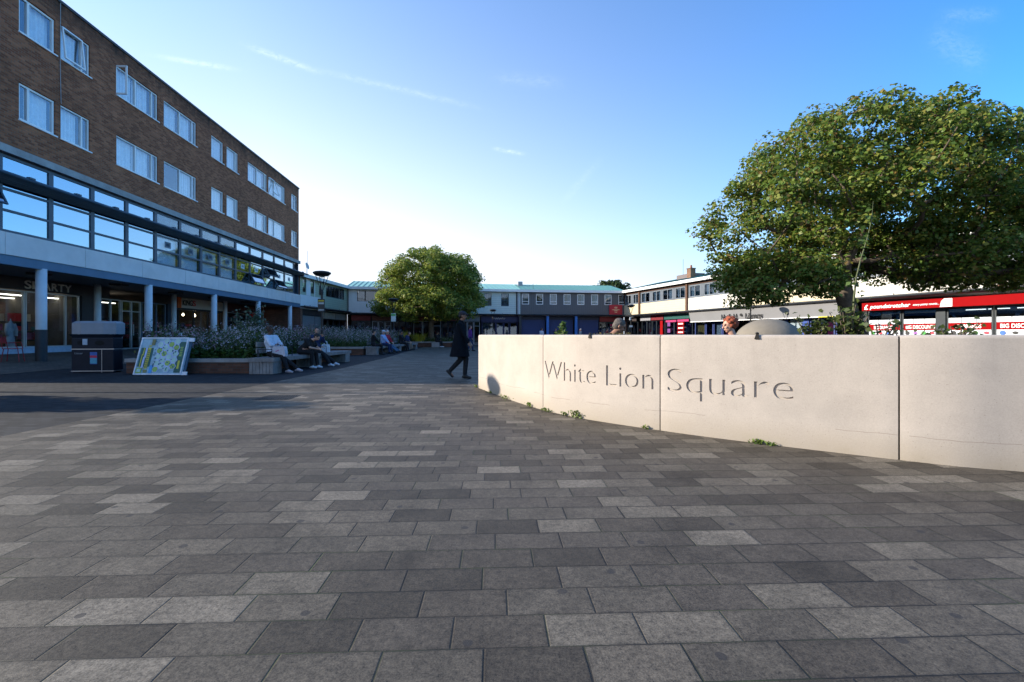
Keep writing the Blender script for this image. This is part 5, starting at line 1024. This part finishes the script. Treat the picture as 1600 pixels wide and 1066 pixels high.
# board leaning on the planter
mb_root = empty('map_board', (-10.84, 13.02, 0), R(-3), label='large printed map board in a white frame leaning on the nearest planter', cat='sign board')
BW, BH = 1.42, 1.11; Ml = Matrix.Rotation(R(-17), 4, 'X')
def bp_(name, mat_, boxes, par, y=-.006, t=.004):
    q = MB(); q.M = Ml
    for (x0, x1, z0, z1) in boxes: q.box(x0, x1, y-t, y, z0, z1)
    return q.build(name, mat_, par)
q = MB(); q.M = Ml; q.box(.02, BW-.02, 0, .02, .02, BH-.02); face = q.build('board', M('board_pale_blue', (.26,.42,.50), .5, .25, 5), mb_root)
q = MB(); q.M = Ml
for x0, x1, z0, z1 in ((0, BW, 0, .035), (0, BW, BH-.035, BH), (0, .035, .035, BH-.035), (BW-.035, BW, .035, BH-.035)): q.box(x0, x1, -.02, .045, z0, z1)
q.build('white_frame', M('frame_white', (.62,.65,.70), .4), mb_root)
q = MB(); q.M = Ml; q.box(BW, BW+.16, .0, .03, .0, .10); q.box(BW, BW+.16, .0, .03, BH-.12, BH-.01); q.build('frame_foot', M('frame_white', (1,1,1)), mb_root)
q = MB(); q.M = Ml; q.box(BW+.001, BW+.06, .05, .09, .02, BH-.1); q.build('back_strut', M('strut_blue', (.06,.12,.18), .5), mb_root)
dkb = M('print_deep_green', (.02,.10,.08), .6); yl = M('print_yellow', (.50,.48,.06), .6); mint = M('print_mint', (.40,.58,.52), .6); lilac = M('print_lilac', (.45,.52,.75), .6); limeg = M('print_lime', (.28,.42,.10), .6); bl = M('print_blue', (.05,.28,.6), .6); ol = M('print_olive', (.2,.2,.08), .6)
bp_('green_block', dkb, [(.06,.42,.24,.80)], face); bp_('green_block', dkb, [(BW-.24,BW-.04,.07,.98)], face); bp_('title_strip', yl, [(.27,.36,.18,.80),(.27,.36,.84,.87),(BW-.17,BW-.11,.18,.42)], face, -.011)
bp_('path_line', yl, [(.12,.145,.22,.60),(.145,.17,.58,.80)], face, -.011); bp_('pale_path', lilac, [(.18,.235,.2,.52),(.2,.255,.5,.80)], face, -.0112)
bp_('title_marks', ol, [(.285,.345,.21+.062*k,.21+.062*k+.036) for k in range(9)], face, -.016); bp_('side_marks', limeg, [(BW-.18,BW-.10,.55+.05*k,.575+.05*k) for k in range(6)], face, -.011)
bp_('corner_block', ol, [(.27,.38,.06,.15),(.34,.44,.88,1.05)], face, -.011); bp_('corner_map', limeg, [(.06,.22,.05,.2)], face, -.012); bp_('corner_ring', mint, [(.09,.19,.08,.17)], face, -.017); bp_('blue_block', bl, [(.44,.53,.05,.28),(.88,.95,.3,.38)], face, -.011)
q = MB(); q.M = Ml; q2 = MB(); q2.M = Ml; q3 = MB(); q3.M = Ml; k_ = 0
def hexa(mbb, cx_, cz_, r, y):
    pts = [(cx_+r*math.cos(math.pi*k/3), cz_+r*math.sin(math.pi*k/3)) for k in range(6)]; mbb.slab(pts, y-.004, y)
for i in range(4):
    for j in range(5):
        cx_ = .62+i*.165; cz_ = .16+j*.185+(i % 2)*.0925
        if cz_ > 1.0 or cx_ > 1.16: continue
        hexa(q, cx_, cz_, .107, -.008); hexa(q2 if (i+j) % 3 else q3, cx_, cz_, .086, -.013)
        k_ += 1
q.build('hexagon_outline', lilac, face); q2.build('hexagon_picture', mint, face); q3.build('hexagon_picture', limeg, face)
q = MB(); q.M = Ml; rs = np.random.default_rng(3)
for k in range(46): 
    a, c = rs.uniform(.46, 1.12), rs.uniform(.08, 1.0); s1, s2 = rs.uniform(.015, .05, 2); q.box(a, a+s1, -.021, -.0175, c, c+s2)
q.build('dark_print', M('print_navy_green', (.03,.13,.17), .6), face)

def chair(loc, rz, label, m=None):
    r = empty('cafe_chair', loc, rz, label=label, cat='chair'); red = M('chair_red', (.30,.015,.02), .45); 
    MB().bbox(-.2, .2, -.2, .2, .44, .462, .02).build('seat', red, r)
    for sx_ in (-1, 1):
        for sy in (-1, 1): MB().tube([(.17*sx_, .17*sy, .44), (.22*sx_, .22*sy, 0)], .012, 6).build('leg', red, r)
    mb = MB(); mb.tube([(-.19, .19, .45), (-.2, .25, .86), (.2, .25, .86), (.19, .19, .45)], .012, 6); mb.box(-.19, .19, .232, .252, .66, .84); mb.build('backrest', red, r)
    MB().tube([(-.19, .2, .64), (-.24, -.12, .66), (-.21, -.18, .45)], .012, 6).build('armrest', red, r); MB().tube([(.19, .2, .64), (.24, -.12, .66), (.21, -.18, .45)], .012, 6).build('armrest', red, r); return r
chair((-17.05, 15.55, .22), R(120), 'dark red metal chair outside the clothes shop, left of the first column')
chair((-17.7, 15.2, .26), R(-60), 'red chair cut off by the left edge of the picture')
# garments on dummies behind the clothes-shop glass
def garment(x, h, w, m, label, z0=.62, kind='garment_on_stand'):
    LFm = Matrix.Translation(LF['loc']) @ Matrix.Rotation(LF['rz'], 4, 'Z'); p = LFm @ Vector((x, 3.75, z0)); r = empty(kind, p, LF['rz'], label=label, cat='garment', group='garments in the clothes shop window')
    MB().lathe([(.02, .0), (w*.9, .01), (w*.8, h*.3), (w*.6, h*.62), (w*.72, h*.82), (w*.66, h*.93), (w*.25, h), (.05, h+.05)], n=16, sy=.55).build('dress', m, r, smooth=True)
    for s in (-1, 1): MB().tube([(s*w*.62, 0, h*.93), (s*w*.95, -.03, h*.7), (s*w*.9, -.05, h*.45)], [.07, .065, .05], 8).build('sleeve', m, r, smooth=True)
    MB().tube([(0, 0, h+.03), (0, 0, h+.14)], .02, 6).build('stand', steel, r)
for x, h, w, m, lb in ((15.3, 1.25, .24, M('cloth_pale_stripe', (.45,.5,.6), .9, .4, 18), 'pale blue striped robe at the left of the clothes shop window'), (16.7, 1.3, .25, M('cloth_navy', (.05,.09,.2), .9), 'navy robe left of the first column in the shop window'), (17.35, 1.25, .24, M('cloth_teal', (.08,.16,.22), .9), 'teal robe just behind the first arcade column'), (19.1, 1.05, .2, M('cloth_white', (.6,.63,.68), .9), 'white short dress right of the first arcade column'), (15.95, 1.2, .2, M('cloth_crimson', (.35,.03,.05), .9), 'crimson robe between the striped and navy robes')): garment(x, h, w, m, lb)
# noticeboards / A-frames outside the second shop
def aframe(x, y, label, z=.3):
    LFm = Matrix.Translation(LF['loc']) @ Matrix.Rotation(LF['rz'], 4, 'Z'); p = LFm @ Vector((x, y, z)); r = empty('pavement_sign', p, LF['rz'], label=label, cat='sign', group='pavement signs outside the second shop')
    for s, a in ((-1, 12), (1, -12)):
        mb = MB(); mb.M = Matrix.Translation((0, s*.22, 0)) @ Matrix.Rotation(R(s*12), 4, 'X'); mb.box(-.26, .26, -.012, .012, .05, 1.0); o = mb.build('panel', dk_frame, r)
        if s < 0:
            for (z0, z1) in ((.1, .5), (.55, .95)): q = MB(); q.M = mb.M; q.box(-.22, .22, -.02, -.013, z0, z1); q.build('white_poster', M('poster_cool_white', (.55,.62,.68), .6), o)
aframe(24.6, 1.2, 'pavement sign with white posters by the third arcade column'); aframe(25.9, 1.4, 'second pavement sign with white posters, further from the column')

# stone dome beyond the wall
MB().lathe([(.72, 0), (.70, .8), (.66, 1.02), (.60, 1.12), (.585, 1.125), (.575, 1.15), (.53, 1.23), (.46, 1.30), (.38, 1.355), (.28, 1.405), (.16, 1.44), (.06, 1.452), (.01, 1.453)], n=48, sy=.9).build('stone_dome', M('dome_stone', (.19,.165,.13), .85, .15, 3, bump=.4), smooth=False, loc=(4.93, 8.75, 0), label='rounded pale stone dome with an overhanging rim, beyond the wall', cat='sculpture')
for p in bpy.data.objects['stone_dome'].data.polygons: p.use_smooth = True
mb = MB(); mb.box(.25, 3.6, 0, .5, 0, .47); mb.box(.25, 3.6, -.25, 0, 0, .17); led = mb.build('seating_ledge', coping_m, loc=(.9, 6.95, 0), rz=R(-4), label='stone seating ledge hidden behind the carved wall', cat='bench')
# ================================================================ PEOPLE
def ico(mb, c, rad, Mx=None, n=2):
    bm = bmesh.new(); bmesh.ops.create_icosphere(bm, subdivisions=n, radius=1); X = Mx or Matrix.Identity(3); c = Vector(c)
    mb.add([tuple(c+X @ Vector((v.co.x*rad[0], v.co.y*rad[1], v.co.z*rad[2]))) for v in bm.verts], [tuple(v.index for v in f.verts) for f in bm.faces]); bm.free()
def cone(mb, a, ra, b, rb, squash=1.0):
    """solid tapered capsule: hull of two balls"""
    bm = bmesh.new(); a, b = Vector(a), Vector(b)
    for c, r in ((a, ra), (b, rb)):
        t = bmesh.ops.create_icosphere(bm, subdivisions=2, radius=r, matrix=Matrix.Translation(c))
    h = bmesh.ops.convex_hull(bm, input=bm.verts[:]); dele = [g for g in h['geom_interior'] if isinstance(g, bmesh.types.BMVert)]
    if dele: bmesh.ops.delete(bm, geom=dele, context='VERTS')
    bm.verts.index_update(); mb.add([tuple(v.co) for v in bm.verts], [tuple(v.index for v in f.verts) for f in bm.faces]); bm.free()
def chainc(mb, pts):
    for (a, ra), (b, rb) in zip(pts[:-1], pts[1:]): cone(mb, a, ra, b, rb)
def fuse(mb, name, m, root, vox=.010, smooth=2, **kw):
    o = mb.build(name, m, root, **kw); md = o.modifiers.new('r', 'REMESH'); md.mode = 'VOXEL'; md.voxel_size = vox; md.use_smooth_shade = True
    if smooth: s = o.modifiers.new('s', 'SMOOTH'); s.iterations = smooth; s.factor = .5
    dg = bpy.context.evaluated_depsgraph_get(); dg.update(); nm = bpy.data.meshes.new_from_object(o.evaluated_get(dg)); old = o.data; o.modifiers.clear(); o.data = nm; bpy.data.meshes.remove(old)
    if not nm.materials: nm.materials.append(m)
    nm.polygons.foreach_set('use_smooth', [True]*len(nm.polygons)); nm.name = name; return o
def ik(a, c, l1, l2, hint):
    a, c, hint = Vector(a), Vector(c), Vector(hint); d = c-a; L = min(d.length, (l1+l2)*.999); u = d.normalized(); c = a+u*L
    x = (l1*l1-l2*l2+L*L)/(2*L); h = math.sqrt(max(0, l1*l1-x*x)); p = hint-u*hint.dot(u); p = p.normalized() if p.length > 1e-5 else Vector((0, 0, 1)); return a+u*x+p*h, c
V3 = Vector
def person(label, loc, rz, pelvis, chest, neck, face, wrists, ankles, skin, top, trouser, shoe, hair, kneehint=((1,0,.4),(1,0,.4)), elbowhint=((-.4,.6,-1),(-.4,-.6,-1)), long_sleeve=True, hairstyle='short', coat=False, cap=None, group=None, vox=.010, scale=1.0, toes=((1,0,0),(1,0,0)), sw=.19, headdrop=0):
    root = empty('person', loc, rz, label=label, cat='person', group=group); root.scale = (scale,)*3
    P, C, N = V3(pelvis), V3(chest), V3(neck); f = V3(face).normalized(); side = V3((0, 1, 0)); upv = (f.cross(side)*-1).normalized()
    if upv.z < 0 and abs(f.z) < .8: upv = -upv
    side = upv.cross(f).normalized(); X = Matrix((f, side, upv)).transposed()
    hd = N+(N-C).normalized()*.06+upv*.105+f*.03
    sh = [C+V3((0, sw, .10)), C+V3((0, -sw, .10))]; hip = [P+V3((0, .10, 0)), P+V3((0, -.10, 0))]
    el, wr, kn, an = [], [], [], []
    for i in (0, 1):
        e, w = ik(sh[i], wrists[i], .29, .26, elbowhint[i]); el.append(e); wr.append(w); k, a = ik(hip[i], ankles[i], .45, .44, kneehint[i]); kn.append(k); an.append(a)
    # continuous body
    b = MB()
    cone(b, P, .125, P+V3((0, 0, .02)), .125); chainc(b, [(P+V3((0,.06,0)), .11), (C+V3((0,.07,-.08)), .115), (C+V3((0,.09,.06)), .085)]); chainc(b, [(P-V3((0,.06,0)), .11), (C-V3((0,.07,.08)), .115), (C+V3((0,-.09,.06)), .085)])
    cone(b, C+V3((0,0,.08)), .075, N, .055); cone(b, N, .054, hd-upv*.06, .055)
    for i in (0, 1):
        chainc(b, [(C+V3((0, (.08, -.08)[i], .09)), .06), (sh[i], .055), (el[i], .040), (wr[i], .027)]); chainc(b, [(hip[i], .085), (kn[i], .055), (an[i], .038)])
        fd = V3(toes[i]).normalized(); cone(b, an[i]-V3((0,0,.03)), .036, an[i]+fd*.13-V3((0,0,.055)), .026)
        # hand: palm, four fingers, thumb
        d = (wr[i]-el[i]).normalized(); u2 = d.cross(V3((0, 0, 1))); u2 = u2.normalized() if u2.length > .1 else V3((0, 1, 0)); pn = u2.cross(d).normalized()
        if pn.z > 0: pn = -pn
        pc = wr[i]+d*.055; cone(b, wr[i], .026, wr[i]+d*.03, .03); cone(b, pc-u2*.022, .017, pc+u2*.022, .017); cone(b, pc+d*.025-u2*.024, .014, pc+d*.025+u2*.024, .014)
        for q, (o_, l_) in enumerate(((-.033, .062), (-.011, .073), (.011, .069), (.032, .053))):
            r0 = pc+d*.03+u2*o_; m1 = r0+d*l_*.55+pn*.012; m2 = m1+(d*.55+pn*.8).normalized()*l_*.5; chainc(b, [(r0, .0095), (m1, .0088), (m2, .0075)])
        ts = -1 if i == 0 else 1; t0 = wr[i]+d*.03+u2*.024*ts; chainc(b, [(t0, .012), (t0+(d*.6+u2*ts*.8).normalized()*.035, .011), (t0+(d*.9+u2*ts*.5+pn*.4).normalized()*.07, .009)])
    # head
    def H(x, y, z): return hd+f*x+side*y+upv*z
    ico(b, H(-.012, 0, .025), (.098, .077, .098), X); ico(b, H(.018, 0, -.035), (.072, .062, .078), X); ico(b, H(.045, 0, -.085), (.030, .030, .024), X)
    cone(b, H(.083, 0, .02), .011, H(.105, 0, -.022), .015); ico(b, H(.078, 0, .033), (.016, .052, .010), X); ico(b, H(.080, 0, -.055), (.014, .026, .012), X)
    for s in (-1, 1): ico(b, H(-.01, .078*s, -.005), (.018, .010, .032), X); ico(b, H(.066, .036*s, -.02), (.022, .022, .02), X)
    fuse(b, 'body', skin, root, vox, 1)
    e = MB()
    for s in (-1, 1): ico(e, H(.083, .031*s, .012), (.011, .013, .009), X, 1)
    e.build('eyes', M('eye_dark', (.02,.015,.012), .2), root)
    # hair
    h = MB()
    if hairstyle != 'bald':
        k = 1.0
        ico(h, H(-.026, 0, .045), (.100, .086, .094), X); ico(h, H(-.045, 0, .0), (.078, .083, .085), X)
        if hairstyle == 'curly' or hairstyle == 'afro':
            rs = np.random.default_rng(len(label)); R_ = .03 if hairstyle == 'curly' else .038
            for q in range(70):
                d = rs.normal(size=3); d /= np.linalg.norm(d)
                if d[0] > .45 and d[2] < .45: continue
                if d[2] < -.65: continue
                ico(h, H(-.03+d[0]*.098, d[1]*.088, .035+d[2]*.095), (R_, R_, R_), X, 1)
        if hairstyle == 'long': ico(h, H(-.07, 0, -.07), (.05, .08, .13), X)
        if hairstyle == 'bun': ico(h, H(-.06, 0, .145), (.045, .045, .04), X)
        fuse(h, 'hair', hair, root, .008, 1)
    if cap:
        h = MB(); ico(h, H(-.015, 0, .06), (.110, .093, .078), X); cone(h, H(.07, 0, .055), .035, H(.14, 0, .045), .02); fuse(h, 'cap', cap, root, .009, 1)
    # clothes
    t = MB(); g = .018
    chainc(t, [(P+V3((0,.055,.02)), .125+g*.5), (P.lerp(C, .5)+V3((0,.055,0)), .112+g), (C+V3((0,.075,-.05)), .122+g), (C+V3((0,.10,.06)), .088+g)]); chainc(t, [(P+V3((0,-.055,.02)), .125+g*.5), (P.lerp(C, .5)-V3((0,.055,0)), .112+g), (C-V3((0,.075,.05)), .122+g), (C+V3((0,-.10,.06)), .088+g)]); cone(t, C+V3((0,0,.08)), .08+g*.5, N-(N-C)*.15, .062)
    for i in (0, 1):
        sp_ = [(C+V3((0, (.08, -.08)[i], .09)), .075), (sh[i], .068+g*.3)]
        if long_sleeve: sp_ += [(el[i], .052), (el[i].lerp(wr[i], .9), .042)]
        else: sp_ += [(sh[i].lerp(el[i], .75), .062)]
        chainc(t, sp_)
    if coat:
        bm = bmesh.new(); rings = []
        for (cz, rx_, ry_, cx_) in ((P.z+.28, .15, .20, 0), (P.z, .20, .23, 0), (P.z-.36, .27, .25, -.01)):
            rings.append([bm.verts.new((P.x+cx_+rx_*math.cos(k*math.pi/12), P.y+ry_*math.sin(k*math.pi/12), cz)) for k in range(24)])
        vs = [tuple(v.co) for r_ in rings for v in r_]; bm.free(); t.add(vs, [tuple(range(23, -1, -1)), tuple(range(48, 72))]+[(a*24+k, a*24+(k+1) % 24, a*24+24+(k+1) % 24, a*24+24+k) for a in (0, 1) for k in range(24)]); cone(t, N, .075, N-(N-C)*.3, .085)
    fuse(t, 'coat' if coat else 'top', top, root, vox, 2)
    l = MB()
    cone(l, hip[0]+V3((0,-.03,.0)), .118, hip[1]+V3((0,.03,.0)), .118)
    for i in (0, 1): chainc(l, [(hip[i], .108), (hip[i].lerp(kn[i], .55), .088), (kn[i], .072), (kn[i].lerp(an[i], .5), .066), (kn[i].lerp(an[i], .93), .058)])
    fuse(l, 'trousers', trouser, root, vox, 2)
    for i in (0, 1):
        s = MB(); fd = V3(toes[i]).normalized(); a = an[i]; dn = V3((0, 0, -1)) if abs(fd.z) < .3 else (fd.cross(V3((0, 1, 0)))).normalized()
        if dn.z > 0: dn = -dn
        chainc(s, [(a-fd*.045+dn*.045, .040), (a+fd*.05+dn*.045, .042), (a+fd*.15+dn*.058, .036)]); cone(s, a+dn*.02, .046, a+fd*.06+dn*.03, .040); fuse(s, 'shoe', shoe, root, .009, 1)
    return root
def cloth(n, c, v=.15): return M('cloth_'+n, c, .9, v, 14, bump=.3, bscale=120)
skin_d = M('skin_dark', (.09,.045,.028), .5, .1, 8); skin_b = M('skin_brown', (.26,.13,.08), .5, .1, 8); skin_l = M('skin_light', (.50,.28,.20), .5, .1, 8)
h_blk = M('hair_black', (.010,.008,.008), .6, .4, 60); h_red = M('hair_orange', (.26,.06,.025), .75, .2, 60, bump=.5, bscale=120); h_gry = M('hair_grey', (.10,.085,.075), .8, .75, 55, bump=1, bscale=100); h_brn = M('hair_brown', (.05,.03,.02), .6, .4, 60); h_wht = M('hair_white', (.45,.43,.42), .6, .2, 60)
blk_c = cloth('black', (.010,.010,.012)); nvy_c = cloth('navy_top', (.015,.03,.09)); wht_c = cloth('white_knit', (.52,.58,.68)); shoe_w = M('shoe_white', (.6,.62,.66), .6, .1); shoe_b = M('shoe_black', (.012,.012,.013), .5); shoe_m = M('shoe_two_tone', (.35,.33,.36), .6, .4, 25)
def sit(label, x, y, rz, top, skin=skin_b, hair=h_blk, trouser=blk_c, shoe=shoe_w, lean=0., reach=.5, z=0, legs=((.52,.12),(.48,-.12)), face=(1, 0, -.15), wr=None, back=0, **kw):
    P = V3((0, 0, .58+z)); C = P+V3((math.sin(lean)*.40, 0, math.cos(lean)*.40)); N = C+V3((math.sin(lean*1.25)*.16, 0, math.cos(lean*1.1)*.16))
    ank = [(legs[0][0], legs[0][1], .095+z), (legs[1][0], legs[1][1], .095+z)]; wr = wr or [(.36, .07, .66+z), (.36, -.05, .68+z)]
    return person(label, (x, y, 0), rz, P, C, N, face, wr, ank, skin, top, trouser, shoe, hair, kneehint=((.5,0,1),(.5,0,1)), **kw)
# nearest bench
sit('person in a white ribbed jumper with folded arms and pale bag, nearest on the bench', -7.28, 13.85, R(-12), wht_c, skin_d, h_brn, lean=-.16, face=(1, .1, -.05), legs=((.80,.12),(.62,-.13)), wr=[(.20, -.02, .86), (.20, .03, .82)], hairstyle='curly', shoe=shoe_m, vox=.008, elbowhint=((.1,.9,-.6),(.1,-.9,-.6)))
sit('person in a navy top resting chin on hand, behind the one in a black T-shirt', -7.25, 16.75, R(-14), nvy_c, skin_l, h_blk, lean=.1, face=(.6, -.8, -.1), legs=((.80,.12),(.70,-.1)), wr=[(.30, .03, 1.08), (.34, -.10, .72)], elbowhint=((.3,.5,-1),(-.2,-.6,-1)), vox=.008)
sit('person in a black T-shirt bending forward over clasped hands on the nearest bench', -7.18, 15.55, R(-8), blk_c, skin_l, h_blk, lean=.78, face=(.8, 0, -.75), legs=((.50,.13),(.44,-.12)), wr=[(.62, .04, .68), (.62, -.04, .66)], elbowhint=((.2,.5,-1),(.2,-.5,-1)), long_sleeve=False, vox=.008)
# second bench
G2 = dict(vox=.014)
sit('black haired person in black, at the near end of the second bench', -7.95, 26.1, R(20), blk_c, skin_l, h_blk, shoe=shoe_b, hairstyle='bun', **G2)
sit('person in a pale blue shirt and white cap on the second bench', -7.85, 27.7, R(-12), cloth('pale_blue', (.30,.40,.62)), skin_l, h_wht, shoe=shoe_b, cap=M('cap_white', (.5,.55,.62), .8), trouser=nvy_c, **G2)
sit('person in a red top and blue jeans on the second bench', -7.85, 28.6, R(-15), cloth('red_top', (.35,.02,.04)), skin_l, h_wht, trouser=cloth('jeans', (.06,.13,.22)), legs=((.85,.12),(.8,-.1)), shoe=shoe_b, **G2)
sit('person in dark clothes on the second bench, left of the golden plants', -7.9, 32.4, R(-10), blk_c, skin_b, h_blk, shoe=shoe_b, **G2)
sit('person in navy leaning forward with bare knees, rightmost on the second bench', -7.85, 33.4, R(-10), nvy_c, skin_l, h_brn, trouser=cloth('khaki', (.22,.17,.13)), shoe=shoe_b, lean=.45, **G2)
sit('distant person in black seated near the round tree trunk', -6.9, 41.6, R(-15), blk_c, skin_b, h_blk, shoe=shoe_w, lean=.1, **G2)
MB().box(-.35, .35, -.3, .3, 0, .46).build('stone_seat_block', coping_m, loc=(-6.95, 41.6, 0), label='low stone seat block by the far planter under the seated person', cat='seat')
# behind the wall
sit('grey haired man in a black jacket, head bowed, behind the carved wall', 1.33, 7.05, R(-6), blk_c, skin_b, h_gry, lean=.42, face=(.85, -.05, -.45), z=.12, wr=[(.52, .06, 1.08), (.57, -.05, 1.12)], elbowhint=((.3,.5,-1),(.3,-.5,-1)), vox=.007, scale=.95, legs=((.35,.12),(.35,-.12)))
sit('person with short orange hair and a black top looking left, behind the wall', 3.50, 7.15, R(172), blk_c, skin_l, h_red, lean=.05, face=(1, .15, -.2), z=0, hairstyle='curly', vox=.007, wr=[(.36, .07, .66), (.36, -.05, .68)], legs=((.35,.12),(.35,-.12)))
# walking man
person('man in a long dark coat and cap walking right beside the stone wall', (-1.36, 11.9, 0), R(-4), (0, 0, .95), (.02, 0, 1.35), (.03, 0, 1.52), (1, .1, -.12), [(.22, .17, .98), (.30, -.20, .90)], [(.13, -.0, .095), (-.29, .06, .20)], skin_b, M('coat_black', (.006,.008,.012), .95, .2, 14, spec=.1), cloth('trouser_black', (.009,.010,.013)), shoe_b, h_blk, kneehint=((1,0,.1),(1,0,-.2)), elbowhint=((-1,.3,0),(-1,-.3,0)), coat=True, vox=.009, toes=((1,0,-.05),(.72,0,-.7)), cap=M('cap_dark', (.025,.022,.03), .8), sw=.18, scale=.975)
person('person in a purple top walking in the distance behind the man in the long coat', (-2.9, 31.5, 0), R(15), (0, 0, .95), (0, 0, 1.35), (0, 0, 1.5), (1, 0, 0), [(.1, .24, .9), (.1, -.24, .9)], [(.2, .1, .095), (-.2, -.1, .12)], skin_l, cloth('purple', (.10,.03,.22)), nvy_c, shoe_b, h_brn, vox=.016)
for x, y, rz, tp, lb in ((2.85, 44, 40, wht_c, 'distant person in a pale top left of the first bright blue post'), (4.6, 48, -60, blk_c, 'distant person in black between the two bright blue posts'), (7.4, 49, 200, cloth('grey_blue', (.10,.14,.2)), 'distant grey-haired person in grey-blue right of the second blue post'), (9.6, 46, 10, cloth('dark_red', (.2,.03,.03)), 'distant person in dark red in front of the red fronted shop')):
    person(lb, (x, y, 0), R(rz), (0, 0, .95), (0, 0, 1.35), (0, 0, 1.5), (1, 0, 0), [(.12, .24, .88), (.12, -.24, .9)], [(.12, .1, .095), (-.1, -.1, .095)], skin_l, tp, nvy_c, shoe_b, h_wht if 'grey' in lb else h_brn, vox=.018)
# bags
def bag(name, loc, rz, m, label, w=.34, h=.34, d=.10, mark=None):
    r = empty(name, loc, rz, label=label, cat='bag'); mb = MB(); pr = [(-w/2, 0), (-w/2*1.06, h*.35), (-w/2*.92, h*.8), (-w/2*.8, h), (w/2*.8, h), (w/2*.95, h*.75), (w/2*1.04, h*.3), (w/2, 0)]; mb.slab(pr, -d/2, d/2); mb.build('sack', m, r)
    for s in (-1, 1): MB().tube([(-w*.2, s*d*.3, h), (-w*.14, s*d*.3, h+.10), (0, s*d*.3, h+.13), (w*.14, s*d*.3, h+.10), (w*.2, s*d*.3, h)], .008, 5).build('handle', m, r)
    if mark: q = MB(); q.M = Matrix.Rotation(R(-25), 4, 'Y'); q.box(-.02, .10, -d/2-.004, -d/2-.001, h*.5, h*.5+.025); q.build('pink_mark', mark, r)
    return r
bg1 = bag('tote_bag', (-6.98, 13.68, .50), R(-8), cloth('canvas', (.45,.46,.52)), 'pale canvas tote bag with a pink mark on the lap of the nearest seated person', .42, .30, .14, M('mark_pink', (.5,.1,.25), .6))
bag('carrier_bag', (-7.25, 17.7, .472), R(10), M('plastic_white', (.6,.66,.72), .35), 'small white plastic carrier bag on the nearest bench beyond the three people', .30, .30, .14)
